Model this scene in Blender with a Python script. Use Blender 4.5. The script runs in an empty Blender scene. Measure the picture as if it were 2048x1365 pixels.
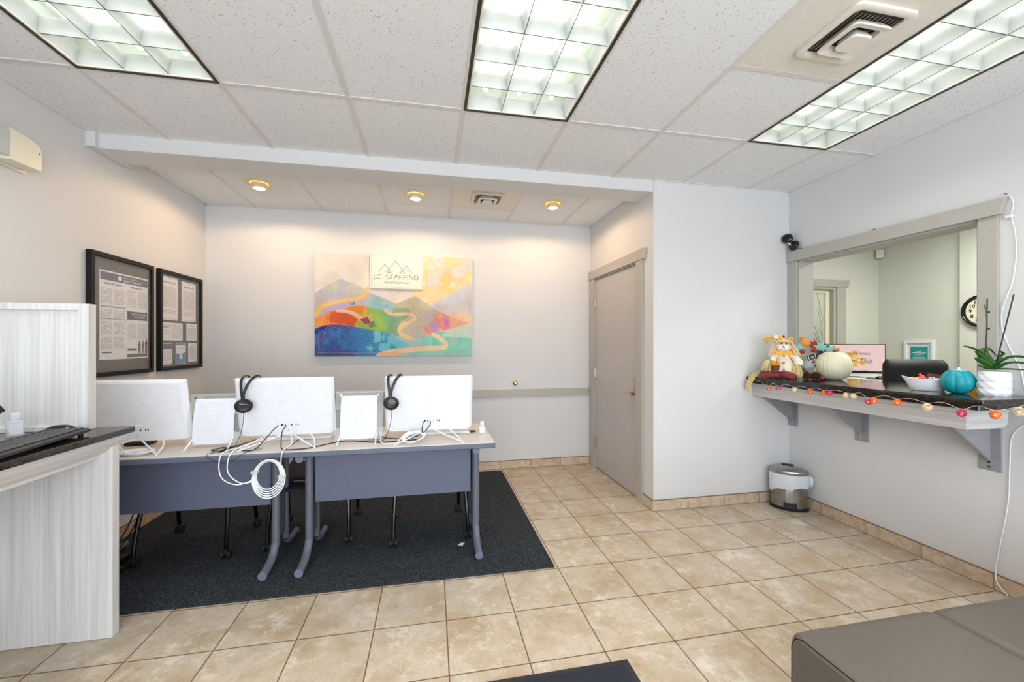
import bpy, math, random
import numpy as np
from mathutils import Vector, Matrix
random.seed(7)
C = bpy.context.scene.collection
S = bpy.context.scene
PI = math.pi

# ------------------------------------------------------------------ camera
cam_d = bpy.data.cameras.new('camera'); cam = bpy.data.objects.new('camera', cam_d); C.objects.link(cam)
cam.location = (0, 0, 1.341); cam.rotation_euler = (PI/2, 0, -0.1940)
cam_d.sensor_width = 36; cam_d.lens = 814/2048*36; cam_d.shift_y = 6.0/2048; cam_d.clip_start = 0.02
S.camera = cam
# ------------------------------------------------------------------ world, exposure
w = bpy.data.worlds.new('world'); S.world = w; w.use_nodes = True
w.node_tree.nodes['Background'].inputs[0].default_value = (0.80, 0.88, 1.0, 1)
w.node_tree.nodes['Background'].inputs[1].default_value = 1.0
S.view_settings.view_transform = 'Standard'; S.view_settings.look = 'None'
S.view_settings.gamma = 1.0; S.view_settings.exposure = -0.08
S.view_settings.use_curve_mapping = False
# ------------------------------------------------------------------ large lights
def area(name, loc, rot, sx, sy, power, col, spread=PI):
    d = bpy.data.lights.new(name, 'AREA'); d.shape = 'RECTANGLE'; d.size = sx; d.size_y = sy
    d.energy = power; d.color = col; d.spread = spread
    o = bpy.data.objects.new(name, d); C.objects.link(o); o.location = loc; o.rotation_euler = rot
    return o
DAY = (0.84, 0.905, 0.99)
area('added_daylight', (0.45, -2.12, 1.35), (PI/2, 0, 0), 4.4, 2.1, 172, DAY)         # daylight lamp before an added, unseen window behind the camera; lights the room
CEIL = 2.656
OFFCEIL = 2.66
G0, GS = -1.656, 0.6096                                                                # ceiling grid columns
FIX = [(G0, 1.072), (G0+3*GS, 1.072), (G0+6*GS, 1.072), (G0, -0.9), (G0+3*GS, -0.9), (G0+6*GS, -0.9)]  # rear row is unseen, added to help light the room
for i, (fx, fy) in enumerate(FIX):
    area('tube_light', (fx+GS/2, fy+0.61, CEIL+0.105), (0, 0, 0), 0.56, 1.17, 15, (1.0, 0.985, 0.94), math.radians(125))
area('office_light', (4.7, 2.3, OFFCEIL-0.03), (0, 0, 0), 0.56, 1.15, 56, (0.99, 1.0, 0.915))  # added lamp in the office ceiling, out of view
area('hall_light', (4.6, 5.0, OFFCEIL-0.03), (0, 0, 0), 0.5, 0.5, 14, (1.0, 0.97, 0.86))
DOWN = [(-1.385, 3.66), (-0.142, 3.66), (1.108, 3.66)]
for (x, y) in DOWN:
    d = bpy.data.lights.new('downlight_lamp', 'SPOT'); d.energy = 27; d.color = (1.0, 0.68, 0.41)
    d.spot_size = math.radians(175); d.spot_blend = 0.25; d.shadow_soft_size = 0.04
    o = bpy.data.objects.new('downlight_lamp', d); C.objects.link(o); o.location = (x, y, CEIL-0.062)

# ------------------------------------------------------------------ materials
def lin(c):
    return tuple(((v/255)/12.92 if v/255 <= .04045 else ((v/255+.055)/1.055)**2.4) for v in c)
MATS = {}
class NT:
    def __init__(s, name):
        s.m = bpy.data.materials.new(name); s.m.use_nodes = True; s.t = s.m.node_tree
        s.b = s.t.nodes['Principled BSDF']; s.out = s.t.nodes['Material Output']
    def n(s, typ, **k):
        n = s.t.nodes.new(typ)
        for a, v in k.items():
            if a.startswith('i_'): n.inputs[a[2:].replace('_', ' ')].default_value = v
            else: setattr(n, a, v)
        return n
    def l(s, a, b): s.t.links.new(a, b)
    def coord(s, scale=(1, 1, 1), kind='Object'):
        c = s.n('ShaderNodeTexCoord'); mp = s.n('ShaderNodeMapping'); mp.inputs['Scale'].default_value = scale
        s.l(c.outputs[kind], mp.inputs['Vector']); return mp.outputs['Vector']
    def noise(s, vec, scale, detail=4, rough=.5):
        n = s.n('ShaderNodeTexNoise'); n.inputs['Scale'].default_value = scale; n.inputs['Detail'].default_value = detail
        n.inputs['Roughness'].default_value = rough; s.l(vec, n.inputs['Vector']); return n.outputs['Fac']
    def ramp(s, fac, stops):
        r = s.n('ShaderNodeValToRGB'); e = r.color_ramp.elements
        while len(e) < len(stops): e.new(.5)
        for i, (p, c) in enumerate(stops):
            e[i].position = p; e[i].color = (*c, 1) if len(c) == 3 else c
        s.l(fac, r.inputs['Fac']); return r.outputs['Color']
    def mix(s, fac, a, b, mode='MIX'):
        n = s.n('ShaderNodeMix', data_type='RGBA', blend_type=mode)
        for sock, v in ((n.inputs[0], fac), (n.inputs[6], a), (n.inputs[7], b)):
            if isinstance(v, (int, float)): sock.default_value = v
            elif isinstance(v, tuple): sock.default_value = (*v[:3], 1)
            else: s.l(v, sock)
        return n.outputs[2]
    def math(s, op, a, b=None, c=None):
        n = s.n('ShaderNodeMath', operation=op)
        for i, v in enumerate((a, b, c)):
            if v is None: continue
            if isinstance(v, (int, float)): n.inputs[i].default_value = v
            else: s.l(v, n.inputs[i])
        return n.outputs[0]
    def bump(s, h, strength=.2, dist=.002):
        b = s.n('ShaderNodeBump'); b.inputs['Strength'].default_value = strength; b.inputs['Distance'].default_value = dist
        s.l(h, b.inputs['Height']); s.l(b.outputs['Normal'], s.b.inputs['Normal'])
    def set(s, **k):
        for a, v in k.items():
            a = a.replace('_', ' ')
            s.b.inputs[a].default_value = v
        return s
def plain(name, rgb, rough=.5, metal=0., spec=.5, noise=0., nscale=30, emit=None, es=1., coat=0.):
    t = NT(name); c = lin(rgb)
    t.b.inputs['Roughness'].default_value = rough; t.b.inputs['Metallic'].default_value = metal
    t.b.inputs['Specular IOR Level'].default_value = spec; t.b.inputs['Coat Weight'].default_value = coat
    v = t.coord(); f = t.noise(v, nscale, 3)
    k = noise if noise else 0.03
    a = tuple(x*(1-k) for x in c); b = tuple(min(1, x*(1+k)) for x in c)
    t.l(t.ramp(f, [(.3, a), (.7, b)]), t.b.inputs['Base Color'])
    if emit is not None:
        t.b.inputs['Emission Color'].default_value = (*lin(emit), 1); t.b.inputs['Emission Strength'].default_value = es
    return t.m
def wallpaint(name, rgb):
    t = NT(name); c = lin(rgb); v = t.coord()
    f = t.noise(v, 1.3, 2); a = tuple(x*.975 for x in c)
    t.l(t.ramp(f, [(.35, a), (.65, c)]), t.b.inputs['Base Color'])
    t.set(Roughness=.62); t.b.inputs['Specular IOR Level'].default_value = .25
    h = t.ramp(t.noise(v, 26, 3, .55), [(.44, (0, 0, 0)), (.56, (1, 1, 1))]); t.bump(h, .10, .0015)
    return t.m
M = {}
M['wall'] = wallpaint('wall_paint', (217, 217, 217))
M['office_wall'] = wallpaint('office_wall_paint', (216, 217, 209))
M['trim'] = plain('grey_trim_paint', (178, 175, 168), .45)
M['door'] = plain('grey_door_paint', (184, 180, 180), .4)
M['white'] = plain('white_plastic', (233, 235, 240), .35)
M['white_paint'] = plain('white_paint', (232, 231, 229), .5)
M['cream'] = plain('cream_plastic', (232, 227, 208), .4)
M['vent'] = plain('vent_paint', (226, 221, 211), .45)
M['black'] = plain('black_plastic', (20, 20, 22), .4)
M['black_gloss'] = plain('black_gloss', (12, 12, 15), .18)
M['black_frame'] = plain('black_frame', (17, 16, 17), .45, spec=.3)
M['dark_metal'] = plain('dark_metal', (60, 58, 52), .35, .6)
M['chrome'] = plain('chrome', (200, 200, 200), .15, 1.)
M['nickel'] = plain('satin_nickel', (196, 184, 166), .28, 1.)
M['brass'] = plain('polished_brass', (205, 170, 110), .25, 1.)
M['rubber'] = plain('black_rubber', (16, 16, 17), .6)
M['steelgrey'] = plain('blue_grey_enamel', (104, 109, 122), .3, .1)
M['panelgrey'] = plain('blue_grey_panel', (98, 105, 125), .5)
M['panelplate'] = plain('dark_grey_plate', (92, 94, 102), .5)
M['capgrey'] = plain('grey_end_cap', (114, 120, 140), .45)
M['edge'] = plain('blue_grey_edge_band', (92, 100, 117), .4)
M['bracket'] = plain('bracket_paint', (150, 149, 154), .42)
M['paper'] = plain('white_paper', (226, 227, 233), .6)
M['ink'] = plain('grey_ink', (170, 166, 162), .7)
M['darkink'] = plain('dark_ink', (72, 66, 64), .7)
M['navy'] = plain('navy_print', (66, 62, 98), .6)
M['blueprint'] = plain('blue_print', (70, 120, 168), .6)
M['redink'] = plain('red_ink', (196, 150, 146), .6)
M['mat_board'] = plain('grey_mat_board', (60, 57, 55), .75)
M['orange'] = plain('orange_wire', (245, 120, 40), .4)
M['pink'] = plain('magenta_wire', (215, 40, 105), .4)
M['bulb_cream'] = plain('cream_wire', (238, 214, 180), .4)
M['led'] = plain('warm_led', (255, 230, 170), .3, emit=(255, 214, 140), es=2.2)
M['clear_cord'] = plain('pale_cord', (205, 200, 192), .3)
M['white_cord'] = plain('white_cord', (235, 236, 238), .4)
M['black_cord'] = plain('black_cord', (30, 30, 32), .45)
M['teal'] = plain('teal_paint', (10, 152, 165), .42, noise=.06)
M['teal_print'] = plain('teal_print', (20, 155, 148), .5)
M['stemwhite'] = plain('white_stem', (238, 240, 240), .4)
M['pumpkin'] = plain('cream_pumpkin_skin', (232, 226, 198), .5, noise=.05, nscale=8)
M['stem'] = plain('pumpkin_stem', (98, 92, 66), .7, noise=.2)
M['ceramic'] = plain('white_ceramic', (236, 238, 242), .25)
M['straw'] = plain('straw', (250, 218, 158), .7, noise=.25, nscale=60)
M['straw2'] = plain('golden_straw', (236, 190, 112), .7, noise=.25, nscale=60)
M['hair'] = plain('raffia_hair', (246, 214, 170), .7, noise=.15, nscale=40)
M['face'] = plain('muslin_face', (246, 238, 228), .8)
M['doll_cloth'] = plain('cream_knit_cloth', (240, 226, 204), .85, noise=.1, nscale=90)
M['maroon'] = plain('maroon_cloth', (120, 46, 46), .8, noise=.25, nscale=70)
M['yellow'] = plain('yellow_felt', (246, 184, 30), .7)
M['basket'] = plain('brown_wicker', (120, 70, 48), .7, noise=.3, nscale=80)
M['button'] = plain('brown_button', (110, 70, 60), .4)
M['blush'] = plain('pink_blush', (240, 190, 180), .8)
M['cone'] = plain('pine_cone_scale', (92, 52, 42), .7, noise=.3, nscale=60)
M['berry'] = plain('purple_berry', (110, 36, 62), .2)
M['leaf_orange'] = plain('orange_leaf', (222, 150, 62), .6, noise=.25, nscale=30)
M['leaf_red'] = plain('red_leaf', (168, 44, 34), .6, noise=.2, nscale=30)
M['leaf_mint'] = plain('mint_leaf', (150, 205, 192), .6, noise=.1, nscale=30)
M['leaf_white'] = plain('white_leaf', (226, 236, 242), .6)
M['chalk'] = plain('chalkboard', (38, 44, 50), .6)
M['orchid'] = plain('orchid_leaf', (54, 104, 40), .35, noise=.25, nscale=12)
M['soil'] = plain('orchid_bark', (96, 70, 48), .9, noise=.4, nscale=50)
M['stake'] = plain('dark_stake', (40, 36, 30), .5)
M['candy_brown'] = plain('brown_wrapper', (92, 42, 34), .3)
M['candy_orange'] = plain('orange_wrapper', (248, 160, 50), .3)
M['candy_pink'] = plain('pink_wrapper', (235, 90, 110), .3)
M['candy_cream'] = plain('cream_wrapper', (238, 214, 160), .3)
M['leather'] = plain('black_leather', (24, 25, 30), .5, spec=.35)
M['office_desk'] = plain('grey_laminate', (206, 208, 204), .4)
M['green_hall'] = plain('pale_green_paint', (206, 214, 200), .6)
M['door_cream'] = plain('cream_door_paint', (236, 230, 206), .5)
M['twig'] = plain('dry_twig', (98, 88, 72), .8)
M['clockface'] = plain('cream_clock_face', (234, 228, 204), .6)
M['grout'] = plain('brown_grout', (132, 104, 84), .8)
M['mat_black'] = plain('black_doormat', (34, 38, 50), .95, noise=.35, nscale=260)
M['mat_rim'] = plain('rubber_rim', (40, 42, 44), .8)
M['canister'] = plain('trash_liner_dummy', (200, 200, 200), .5)
M['green_led'] = plain('green_led', (80, 255, 120), .4, emit=(60, 255, 90), es=5)
M['goldtrim'] = plain('antique_cream_metal', (238, 218, 170), .4)
M['bulbglow'] = plain('downlight_glow', (255, 235, 190), .4, emit=(255, 222, 160), es=14)
M['louver'] = plain('louver_white', (184, 188, 185), .3, spec=.6)
M['louver_in'] = plain('fixture_interior', (178, 186, 178), .5)
M['tube_em'] = plain('lamp_tube', (255, 255, 255), .4, emit=(255, 255, 248), es=3)
M['louver_edge'] = plain('louver_edge', (86, 88, 82), .4)
M['fix_frame'] = plain('black_reveal', (42, 42, 38), .5)
M['tbar'] = plain('ceiling_tee_paint', (219, 215, 213), .5)
M['pinkpaper'] = plain('pink_paper', (232, 200, 188), .6)

def mk_floor():
    t = NT('stone_look_floor_tile'); g = t.n('ShaderNodeNewGeometry'); sp = t.n('ShaderNodeSeparateXYZ'); t.l(g.outputs['Position'], sp.inputs[0])
    P = .3355; x = t.math('DIVIDE', t.math('ADD', sp.outputs[0], P*20-.404), P); y = t.math('DIVIDE', t.math('ADD', sp.outputs[1], P*20-1.661), P)
    fx = t.math('FRACT', x); fy = t.math('FRACT', y)
    dx = t.math('MINIMUM', fx, t.math('SUBTRACT', 1., fx)); dy = t.math('MINIMUM', fy, t.math('SUBTRACT', 1., fy))
    d = t.math('MINIMUM', dx, dy)
    gm = t.math('LESS_THAN', d, .0085)
    cell = t.n('ShaderNodeCombineXYZ'); t.l(t.math('FLOOR', x), cell.inputs[0]); t.l(t.math('FLOOR', y), cell.inputs[1])
    wn = t.n('ShaderNodeTexWhiteNoise', noise_dimensions='3D'); t.l(cell.outputs[0], wn.inputs['Vector'])
    off = t.n('ShaderNodeVectorMath', operation='MULTIPLY_ADD'); t.l(wn.outputs['Color'], off.inputs[0]); off.inputs[1].default_value = (7, 7, 7); t.l(g.outputs['Position'], off.inputs[2])
    v = off.outputs[0]
    base = t.ramp(t.noise(v, 5.5, 6, .6), [(.3, lin((180, 159, 132))), (.44, lin((190, 172, 147))), (.56, lin((202, 189, 170))), (.72, lin((183, 170, 152)))])
    sp_ = t.ramp(t.noise(v, 9, 9, .72), [(.51, (0, 0, 0)), (.60, (1, 1, 1))])
    patch = t.ramp(t.noise(v, 4, 2), [(.5, (0, 0, 0)), (.62, (1, 1, 1))])
    f = t.math('MULTIPLY', sp_, patch)
    col = t.mix(t.math('MULTIPLY', f, .75), base, lin((226, 220, 208)))
    vein = t.math('MULTIPLY', t.ramp(t.noise(v, 17, 10, .8), [(.52, (0, 0, 0)), (.58, (1, 1, 1))]), t.ramp(t.noise(v, 6.5, 2), [(.42, (0, 0, 0)), (.55, (1, 1, 1))]))
    col = t.mix(t.math('MULTIPLY', vein, .55), col, lin((224, 217, 204)))
    pit = t.math('MULTIPLY', t.ramp(t.noise(v, 26, 8, .75), [(.56, (0, 0, 0)), (.62, (1, 1, 1))]), .45)
    col = t.mix(pit, col, lin((168, 148, 122)))
    fine = t.ramp(t.noise(v, 120, 4, .7), [(.3, (.86, .84, .82)), (.6, (1, 1, 1))])
    col = t.mix(1., col, fine, 'MULTIPLY')
    tint = t.ramp(wn.outputs['Value'], [(0, (.93, .92, .90)), (1, (1, 1, 1))])
    col = t.mix(1., col, tint, 'MULTIPLY')
    col = t.mix(gm, col, lin((112, 88, 70)))
    t.l(col, t.b.inputs['Base Color'])
    t.l(t.math('ADD', t.math('MULTIPLY', gm, .5), .34), t.b.inputs['Roughness'])
    h = t.math('SUBTRACT', t.noise(v, 30, 5), t.math('MULTIPLY', gm, 2.))
    t.bump(h, .18, .002); t.b.inputs['Specular IOR Level'].default_value = .4
    return t.m
M['floor'] = mk_floor()
def mk_base():
    t = NT('stone_baseboard_tile'); g = t.n('ShaderNodeNewGeometry'); sp = t.n('ShaderNodeSeparateXYZ'); t.l(g.outputs['Position'], sp.inputs[0])
    s = t.math('DIVIDE', t.math('ADD', t.math('ADD', sp.outputs[0], sp.outputs[1]), 20.11), .335)
    f = t.math('FRACT', s); gm = t.math('LESS_THAN', f, .018)
    wn = t.n('ShaderNodeTexWhiteNoise', noise_dimensions='1D'); t.l(t.math('FLOOR', s), wn.inputs['W'])
    col = t.ramp(t.noise(g.outputs['Position'], 22, 8, .7), [(.3, lin((178, 150, 124))), (.55, lin((208, 190, 168))), (.75, lin((222, 210, 194)))])
    col = t.mix(1., col, t.ramp(wn.outputs['Value'], [(0, (.84, .76, .68)), (1, (1, 1, 1))]), 'MULTIPLY')
    col = t.mix(gm, col, lin((150, 124, 100)))
    t.l(col, t.b.inputs['Base Color']); t.set(Roughness=.5); return t.m
M['base'] = mk_base()
def mk_ceil():
    t = NT('acoustic_ceiling_tile'); v = t.coord()
    c1 = t.ramp(t.noise(v, 118, 2, .5), [(.65, lin((234, 236, 238))), (.70, lin((172, 168, 166)))])
    c2 = t.ramp(t.noise(v, 240, 2, .5), [(.66, (1, 1, 1)), (.72, (.86, .85, .84))])
    t.l(t.mix(1., c1, c2, 'MULTIPLY'), t.b.inputs['Base Color']); t.set(Roughness=.9)
    t.b.inputs['Specular IOR Level'].default_value = .1
    t.bump(t.noise(v, 160, 4), .25, .002); return t.m
M['ceil'] = mk_ceil()
def mk_wood(name, ax, dark=1.):
    t = NT(name); sc = [75, 75, 75]; sc[ax] = 1.6
    v = t.coord(tuple(sc)); v2 = t.coord(tuple(x*.22 if i != ax else .5 for i, x in enumerate(sc)))
    f = t.math('ADD', t.math('MULTIPLY', t.noise(v, 1.0, 6, .6), .68), t.math('MULTIPLY', t.noise(v2, 1.0, 4, .5), .32))
    c = t.ramp(f, [(.34, tuple(x*dark for x in lin((200, 197, 194)))), (.48, tuple(x*dark for x in lin((214, 212, 210)))), (.64, tuple(x*dark for x in lin((227, 227, 226))))])
    t.l(c, t.b.inputs['Base Color']); t.set(Roughness=.5); t.bump(f, .08, .001); return t.m
M['wood_z'] = mk_wood('whitewashed_laminate_upright', 2)
M['wood_y'] = mk_wood('whitewashed_laminate_lengthwise', 1)
M['wood_x'] = mk_wood('darker_laminate_crosswise', 0, .80)  # same laminate, darkened evenly for the ledge end apron
M['ledge_y'] = mk_wood('darker_laminate_lengthwise', 1, .80)  # same laminate, darkened evenly for the ledge front apron
def mk_granite():
    t = NT('dark_polished_granite'); v = t.coord()
    vo = t.n('ShaderNodeTexVoronoi'); vo.inputs['Scale'].default_value = 260; t.l(v, vo.inputs['Vector'])
    sep = t.n('ShaderNodeSeparateColor'); t.l(vo.outputs['Color'], sep.inputs[0])
    c = t.ramp(sep.outputs[0], [(.0, lin((20, 19, 19))), (.5, lin((36, 33, 30))), (.70, lin((78, 58, 42))), (.84, lin((44, 46, 42))), (1., lin((104, 92, 78)))])
    c = t.mix(t.noise(v, 12, 4), lin((20, 18, 18)), c); t.l(c, t.b.inputs['Base Color'])
    t.set(Roughness=.07); return t.m
M['granite'] = mk_granite()
def mk_carpet():
    t = NT('charcoal_carpet'); v = t.coord()
    n = t.noise(v, 190, 3, .75)
    c = t.ramp(n, [(.32, lin((22, 24, 26))), (.5, lin((46, 50, 54))), (.62, lin((76, 82, 86))), (.72, lin((128, 134, 136)))])
    t.l(c, t.b.inputs['Base Color']); t.set(Roughness=.95); t.b.inputs['Specular IOR Level'].default_value = .1
    t.bump(t.noise(v, 240, 3, .7), .6, .004); return t.m
M['carpet'] = mk_carpet()
def mk_fabric():
    t = NT('taupe_woven_vinyl'); v = t.coord((420, 30, 420)); v2 = t.coord((34, 520, 520))
    a = t.noise(v, 1, 2); b = t.noise(v2, 1, 2); f = t.math('ADD', t.math('MULTIPLY', a, .15), t.math('MULTIPLY', b, .85))
    c = t.ramp(f, [(.35, lin((94, 87, 79))), (.65, lin((103, 95, 86)))])
    t.l(c, t.b.inputs['Base Color']); t.set(Roughness=.42); t.bump(f, .06, .001); return t.m
M['fabric'] = mk_fabric()
def mk_tabletop():
    t = NT('speckled_laminate'); v = t.coord(); c = t.ramp(t.noise(v, 380, 2, .6), [(.35, lin((198, 188, 178))), (.6, lin((219, 211, 203)))])
    t.l(c, t.b.inputs['Base Color']); t.set(Roughness=.36); return t.m
M['tabletop'] = mk_tabletop()
def mk_brushed():
    t = NT('brushed_steel'); v = t.coord((2, 2, 160)); f = t.noise(v, 3, 3)
    t.l(t.ramp(f, [(.3, lin((140, 138, 136))), (.7, lin((178, 176, 174)))]), t.b.inputs['Base Color'])
    t.set(Roughness=.24, Metallic=1.); return t.m
M['steel'] = mk_brushed()
def mk_glass(name, col, rough=0., ior=1.45, alpha=None):
    t = NT(name); t.set(Roughness=rough, IOR=ior); t.b.inputs['Base Color'].default_value = (*col, 1)
    if alpha is None: t.b.inputs['Transmission Weight'].default_value = 1.
    else:
        t.b.inputs['Alpha'].default_value = alpha
    return t.m
M['acrylic'] = mk_glass('clear_acrylic', lin((222, 236, 232)), .04, alpha=.16)
M['glass'] = mk_glass('picture_glazing', (.9, .9, .9), .02, alpha=.10)
M['clear'] = mk_glass('clear_plastic', lin((225, 238, 238)), .08, alpha=.45)
M['lens'] = mk_glass('ribbed_lens', lin((205, 208, 205)), .2, alpha=.85)
M['bag'] = mk_glass('white_bin_liner', lin((234, 239, 246)), .35, alpha=.82)
def mk_perf():
    t = NT('perforated_black_plastic'); t.b.inputs['Base Color'].default_value = (.012, .012, .013, 1); t.set(Roughness=.55); t.b.inputs['Specular IOR Level'].default_value = .25
    v = t.coord((1, 1, 1)); sp = t.n('ShaderNodeSeparateXYZ'); t.l(v, sp.inputs[0])
    p = .017
    def fr(o, k): return t.math('SUBTRACT', t.math('FRACT', t.math('DIVIDE', t.math('ADD', o, 10.), p*k)), .5)
    fx = fr(sp.outputs[0], 1); fz = fr(t.math('ADD', sp.outputs[2], t.math('MULTIPLY', sp.outputs[1], 1.)), 1)
    r = t.math('SQRT', t.math('ADD', t.math('MULTIPLY', fx, fx), t.math('MULTIPLY', fz, fz)))
    t.l(t.math('GREATER_THAN', r, .2), t.b.inputs['Alpha']); return t.m
M['perf'] = mk_perf()
def mk_vcol(name, rough=.6):
    t = NT(name); a = t.n('ShaderNodeAttribute'); a.attribute_name = 'Col'; t.l(a.outputs['Color'], t.b.inputs['Base Color'])
    t.set(Roughness=rough); t.b.inputs['Specular IOR Level'].default_value = .2; return t.m
M['print'] = mk_vcol('printed_canvas')
def mk_screen():
    t = NT('lit_pink_screen'); t.b.inputs['Base Color'].default_value = (.02, .02, .02, 1)
    t.b.inputs['Emission Color'].default_value = (*lin((238, 206, 202)), 1); t.b.inputs['Emission Strength'].default_value = .95; return t.m
M['screen'] = mk_screen()
def mk_em(name, rgb, s=.9):
    t = NT(name); t.b.inputs['Base Color'].default_value = (.02, .02, .02, 1); t.b.inputs['Emission Color'].default_value = (*lin(rgb), 1)
    t.b.inputs['Emission Strength'].default_value = s; return t.m
M['scr_yel'] = mk_em('screen_yellow', (238, 178, 70)); M['scr_pale'] = mk_em('screen_pale_yellow', (244, 214, 150)); M['scr_dark'] = mk_em('screen_brown', (96, 66, 72)); M['scr_icon'] = mk_em('screen_icon', (120, 80, 110))

# ------------------------------------------------------------------ mesh builder
class MB:
    def __init__(s): s.v = []; s.f = []; s.m = []; s.cur = 0; s.T = None
    def add(s, vs, fs):
        o = len(s.v)
        if s.T is not None: vs = [tuple(s.T @ Vector(p)) for p in vs]
        s.v += [tuple(p) for p in vs]; s.f += [tuple(i+o for i in q) for q in fs]; s.m += [s.cur]*len(fs); return s
    def mat(s, i): s.cur = i; return s
    def tf(s, T): s.T = T; return s
    def box(s, x0, x1, y0, y1, z0, z1):
        v = [(x, y, z) for z in (z0, z1) for y in (y0, y1) for x in (x0, x1)]
        return s.add(v, [(0, 2, 3, 1), (4, 5, 7, 6), (0, 1, 5, 4), (2, 6, 7, 3), (0, 4, 6, 2), (1, 3, 7, 5)])
    def prism(s, poly, ax, a, b):
        n = len(poly)
        def P(p, h): return {0: (h, p[0], p[1]), 1: (p[0], h, p[1]), 2: (p[0], p[1], h)}[ax]
        v = [P(p, a) for p in poly]+[P(p, b) for p in poly]
        return s.add(v, [tuple(range(n))[::-1], tuple(range(n, 2*n))]+[(i, (i+1) % n, n+(i+1) % n, n+i) for i in range(n)])
    def cyl(s, p0, p1, r0, r1=None, n=16):
        return s.tube([p0, p1], r0, n, rad=[r0, r0 if r1 is None else r1])
    def tube(s, pts, r, n=8, closed=False, rad=None, smooth=0, flat=1.):
        P = [Vector(p) for p in pts]
        if smooth and len(P) > 2:
            Q = []; N = len(P)
            for i in range(N if closed else N-1):
                a = P[i-1] if (i > 0 or closed) else P[0]; b = P[i]; c = P[(i+1) % N]
                d = P[(i+2) % N] if (closed or i+2 < N) else P[-1]
                for k in range(smooth):
                    t = k/smooth
                    Q.append(.5*((2*b)+(-a+c)*t+(2*a-5*b+4*c-d)*t*t+(-a+3*b-3*c+d)*t**3))
            if not closed: Q.append(P[-1])
            if rad is not None:
                N0 = len(rad); rad = [rad[min(N0-1, int(i*(N0-1)/(len(Q)-1)))] for i in range(len(Q))]
            P = Q
        N = len(P); up = None; V = []
        for i in range(N):
            if closed: t = P[(i+1) % N]-P[i-1]
            else: t = P[min(i+1, N-1)]-P[max(i-1, 0)]
            if t.length < 1e-9: t = Vector((0, 0, 1))
            t.normalize()
            if up is None:
                up = Vector((0, 0, 1)) if abs(t.z) < .9 else Vector((0, 1, 0))
            up = (up-t*up.dot(t))
            if up.length < 1e-6: up = t.orthogonal()
            up.normalize(); sd = t.cross(up)
            rr = rad[i] if rad is not None else r
            for k in range(n):
                a = 2*PI*k/n; V.append(tuple(P[i]+sd*math.cos(a)*rr+up*math.sin(a)*rr*flat))
        F = []
        for i in range(N if closed else N-1):
            j = (i+1) % N
            for k in range(n): F.append((i*n+k, i*n+(k+1) % n, j*n+(k+1) % n, j*n+k))
        if not closed: F += [tuple(range(n))[::-1], tuple((N-1)*n+k for k in range(n))]
        return s.add(V, F)
    def lathe(s, prof, c=(0, 0, 0), n=32, fn=None, sx=1, sy=1):
        V = []
        for (r, z) in prof:
            for k in range(n):
                a = 2*PI*k/n; rr = r*(fn(a, z) if fn else 1)
                V.append((c[0]+math.cos(a)*rr*sx, c[1]+math.sin(a)*rr*sy, c[2]+z))
        F = []
        for i in range(len(prof)-1):
            for k in range(n): F.append((i*n+k, i*n+(k+1) % n, (i+1)*n+(k+1) % n, (i+1)*n+k))
        F.append(tuple(range(n))[::-1]); F.append(tuple((len(prof)-1)*n+k for k in range(n)))
        return s.add(V, F)
    def ball(s, c, rx, ry=None, rz=None, n=16, m=10):
        ry = rx if ry is None else ry; rz = rx if rz is None else rz
        prof = [(math.sin(PI*(i+.02)/(m+.04)) if 0 < i < m else .02, -math.cos(PI*i/m)) for i in range(m+1)]
        V = []; F = []
        for (r, z) in prof:
            for k in range(n):
                a = 2*PI*k/n; V.append((c[0]+rx*r*math.cos(a), c[1]+ry*r*math.sin(a), c[2]+rz*z))
        for i in range(m):
            for k in range(n): F.append((i*n+k, i*n+(k+1) % n, (i+1)*n+(k+1) % n, (i+1)*n+k))
        F.append(tuple(range(n))[::-1]); F.append(tuple(m*n+k for k in range(n)))
        return s.add(V, F)
    def ring(s, c, R, r, axis='z', n=32, k=8):
        pts = []
        for i in range(n):
            a = 2*PI*i/n; x, y = R*math.cos(a), R*math.sin(a)
            pts.append({'z': (c[0]+x, c[1]+y, c[2]), 'y': (c[0]+x, c[1], c[2]+y), 'x': (c[0], c[1]+x, c[2]+y)}[axis])
        return s.tube(pts, r, k, closed=True)
    def text(s, body, size, T, align='CENTER', bold=0., ext=.0004, sx=1.):
        cu = bpy.data.curves.new('t', 'FONT'); cu.body = body; cu.size = size; cu.align_x = align; cu.align_y = 'CENTER'
        cu.offset = bold; cu.extrude = ext; cu.resolution_u = 3
        o = bpy.data.objects.new('t', cu); C.objects.link(o); bpy.context.view_layer.update()
        me = bpy.data.meshes.new_from_object(o.evaluated_get(bpy.context.evaluated_depsgraph_get()))
        T = T @ Matrix.Diagonal((sx, 1, 1, 1))
        vs = [tuple(T @ v.co) for v in me.vertices]; fs = [tuple(p.vertices) for p in me.polygons]
        bpy.data.objects.remove(o); bpy.data.meshes.remove(me)
        return s.add(vs, fs)
    def build(s, name, mats, parent=None, loc=None, smooth=False, bevel=0, seg=2, sub=0, angle=35):
        if not isinstance(mats, (list, tuple)): mats = [mats]
        me = bpy.data.meshes.new(name)
        if parent is not None: T = INV.get(parent.name, Matrix())
        elif loc is not None: T = Matrix.Translation(-Vector(loc))
        else: T = Matrix()
        me.from_pydata([tuple(T @ Vector(p)) for p in s.v], [], s.f)
        for m in mats: me.materials.append(M[m] if isinstance(m, str) else m)
        me.polygons.foreach_set('material_index', s.m)
        me.update()
        if smooth:
            me.polygons.foreach_set('use_smooth', [True]*len(me.polygons)); me.set_sharp_from_angle(angle=math.radians(angle))
        o = bpy.data.objects.new(name, me); C.objects.link(o)
        if parent is not None:
            o.parent = parent; INV[o.name] = T
        elif loc is not None: o.location = loc
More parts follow.
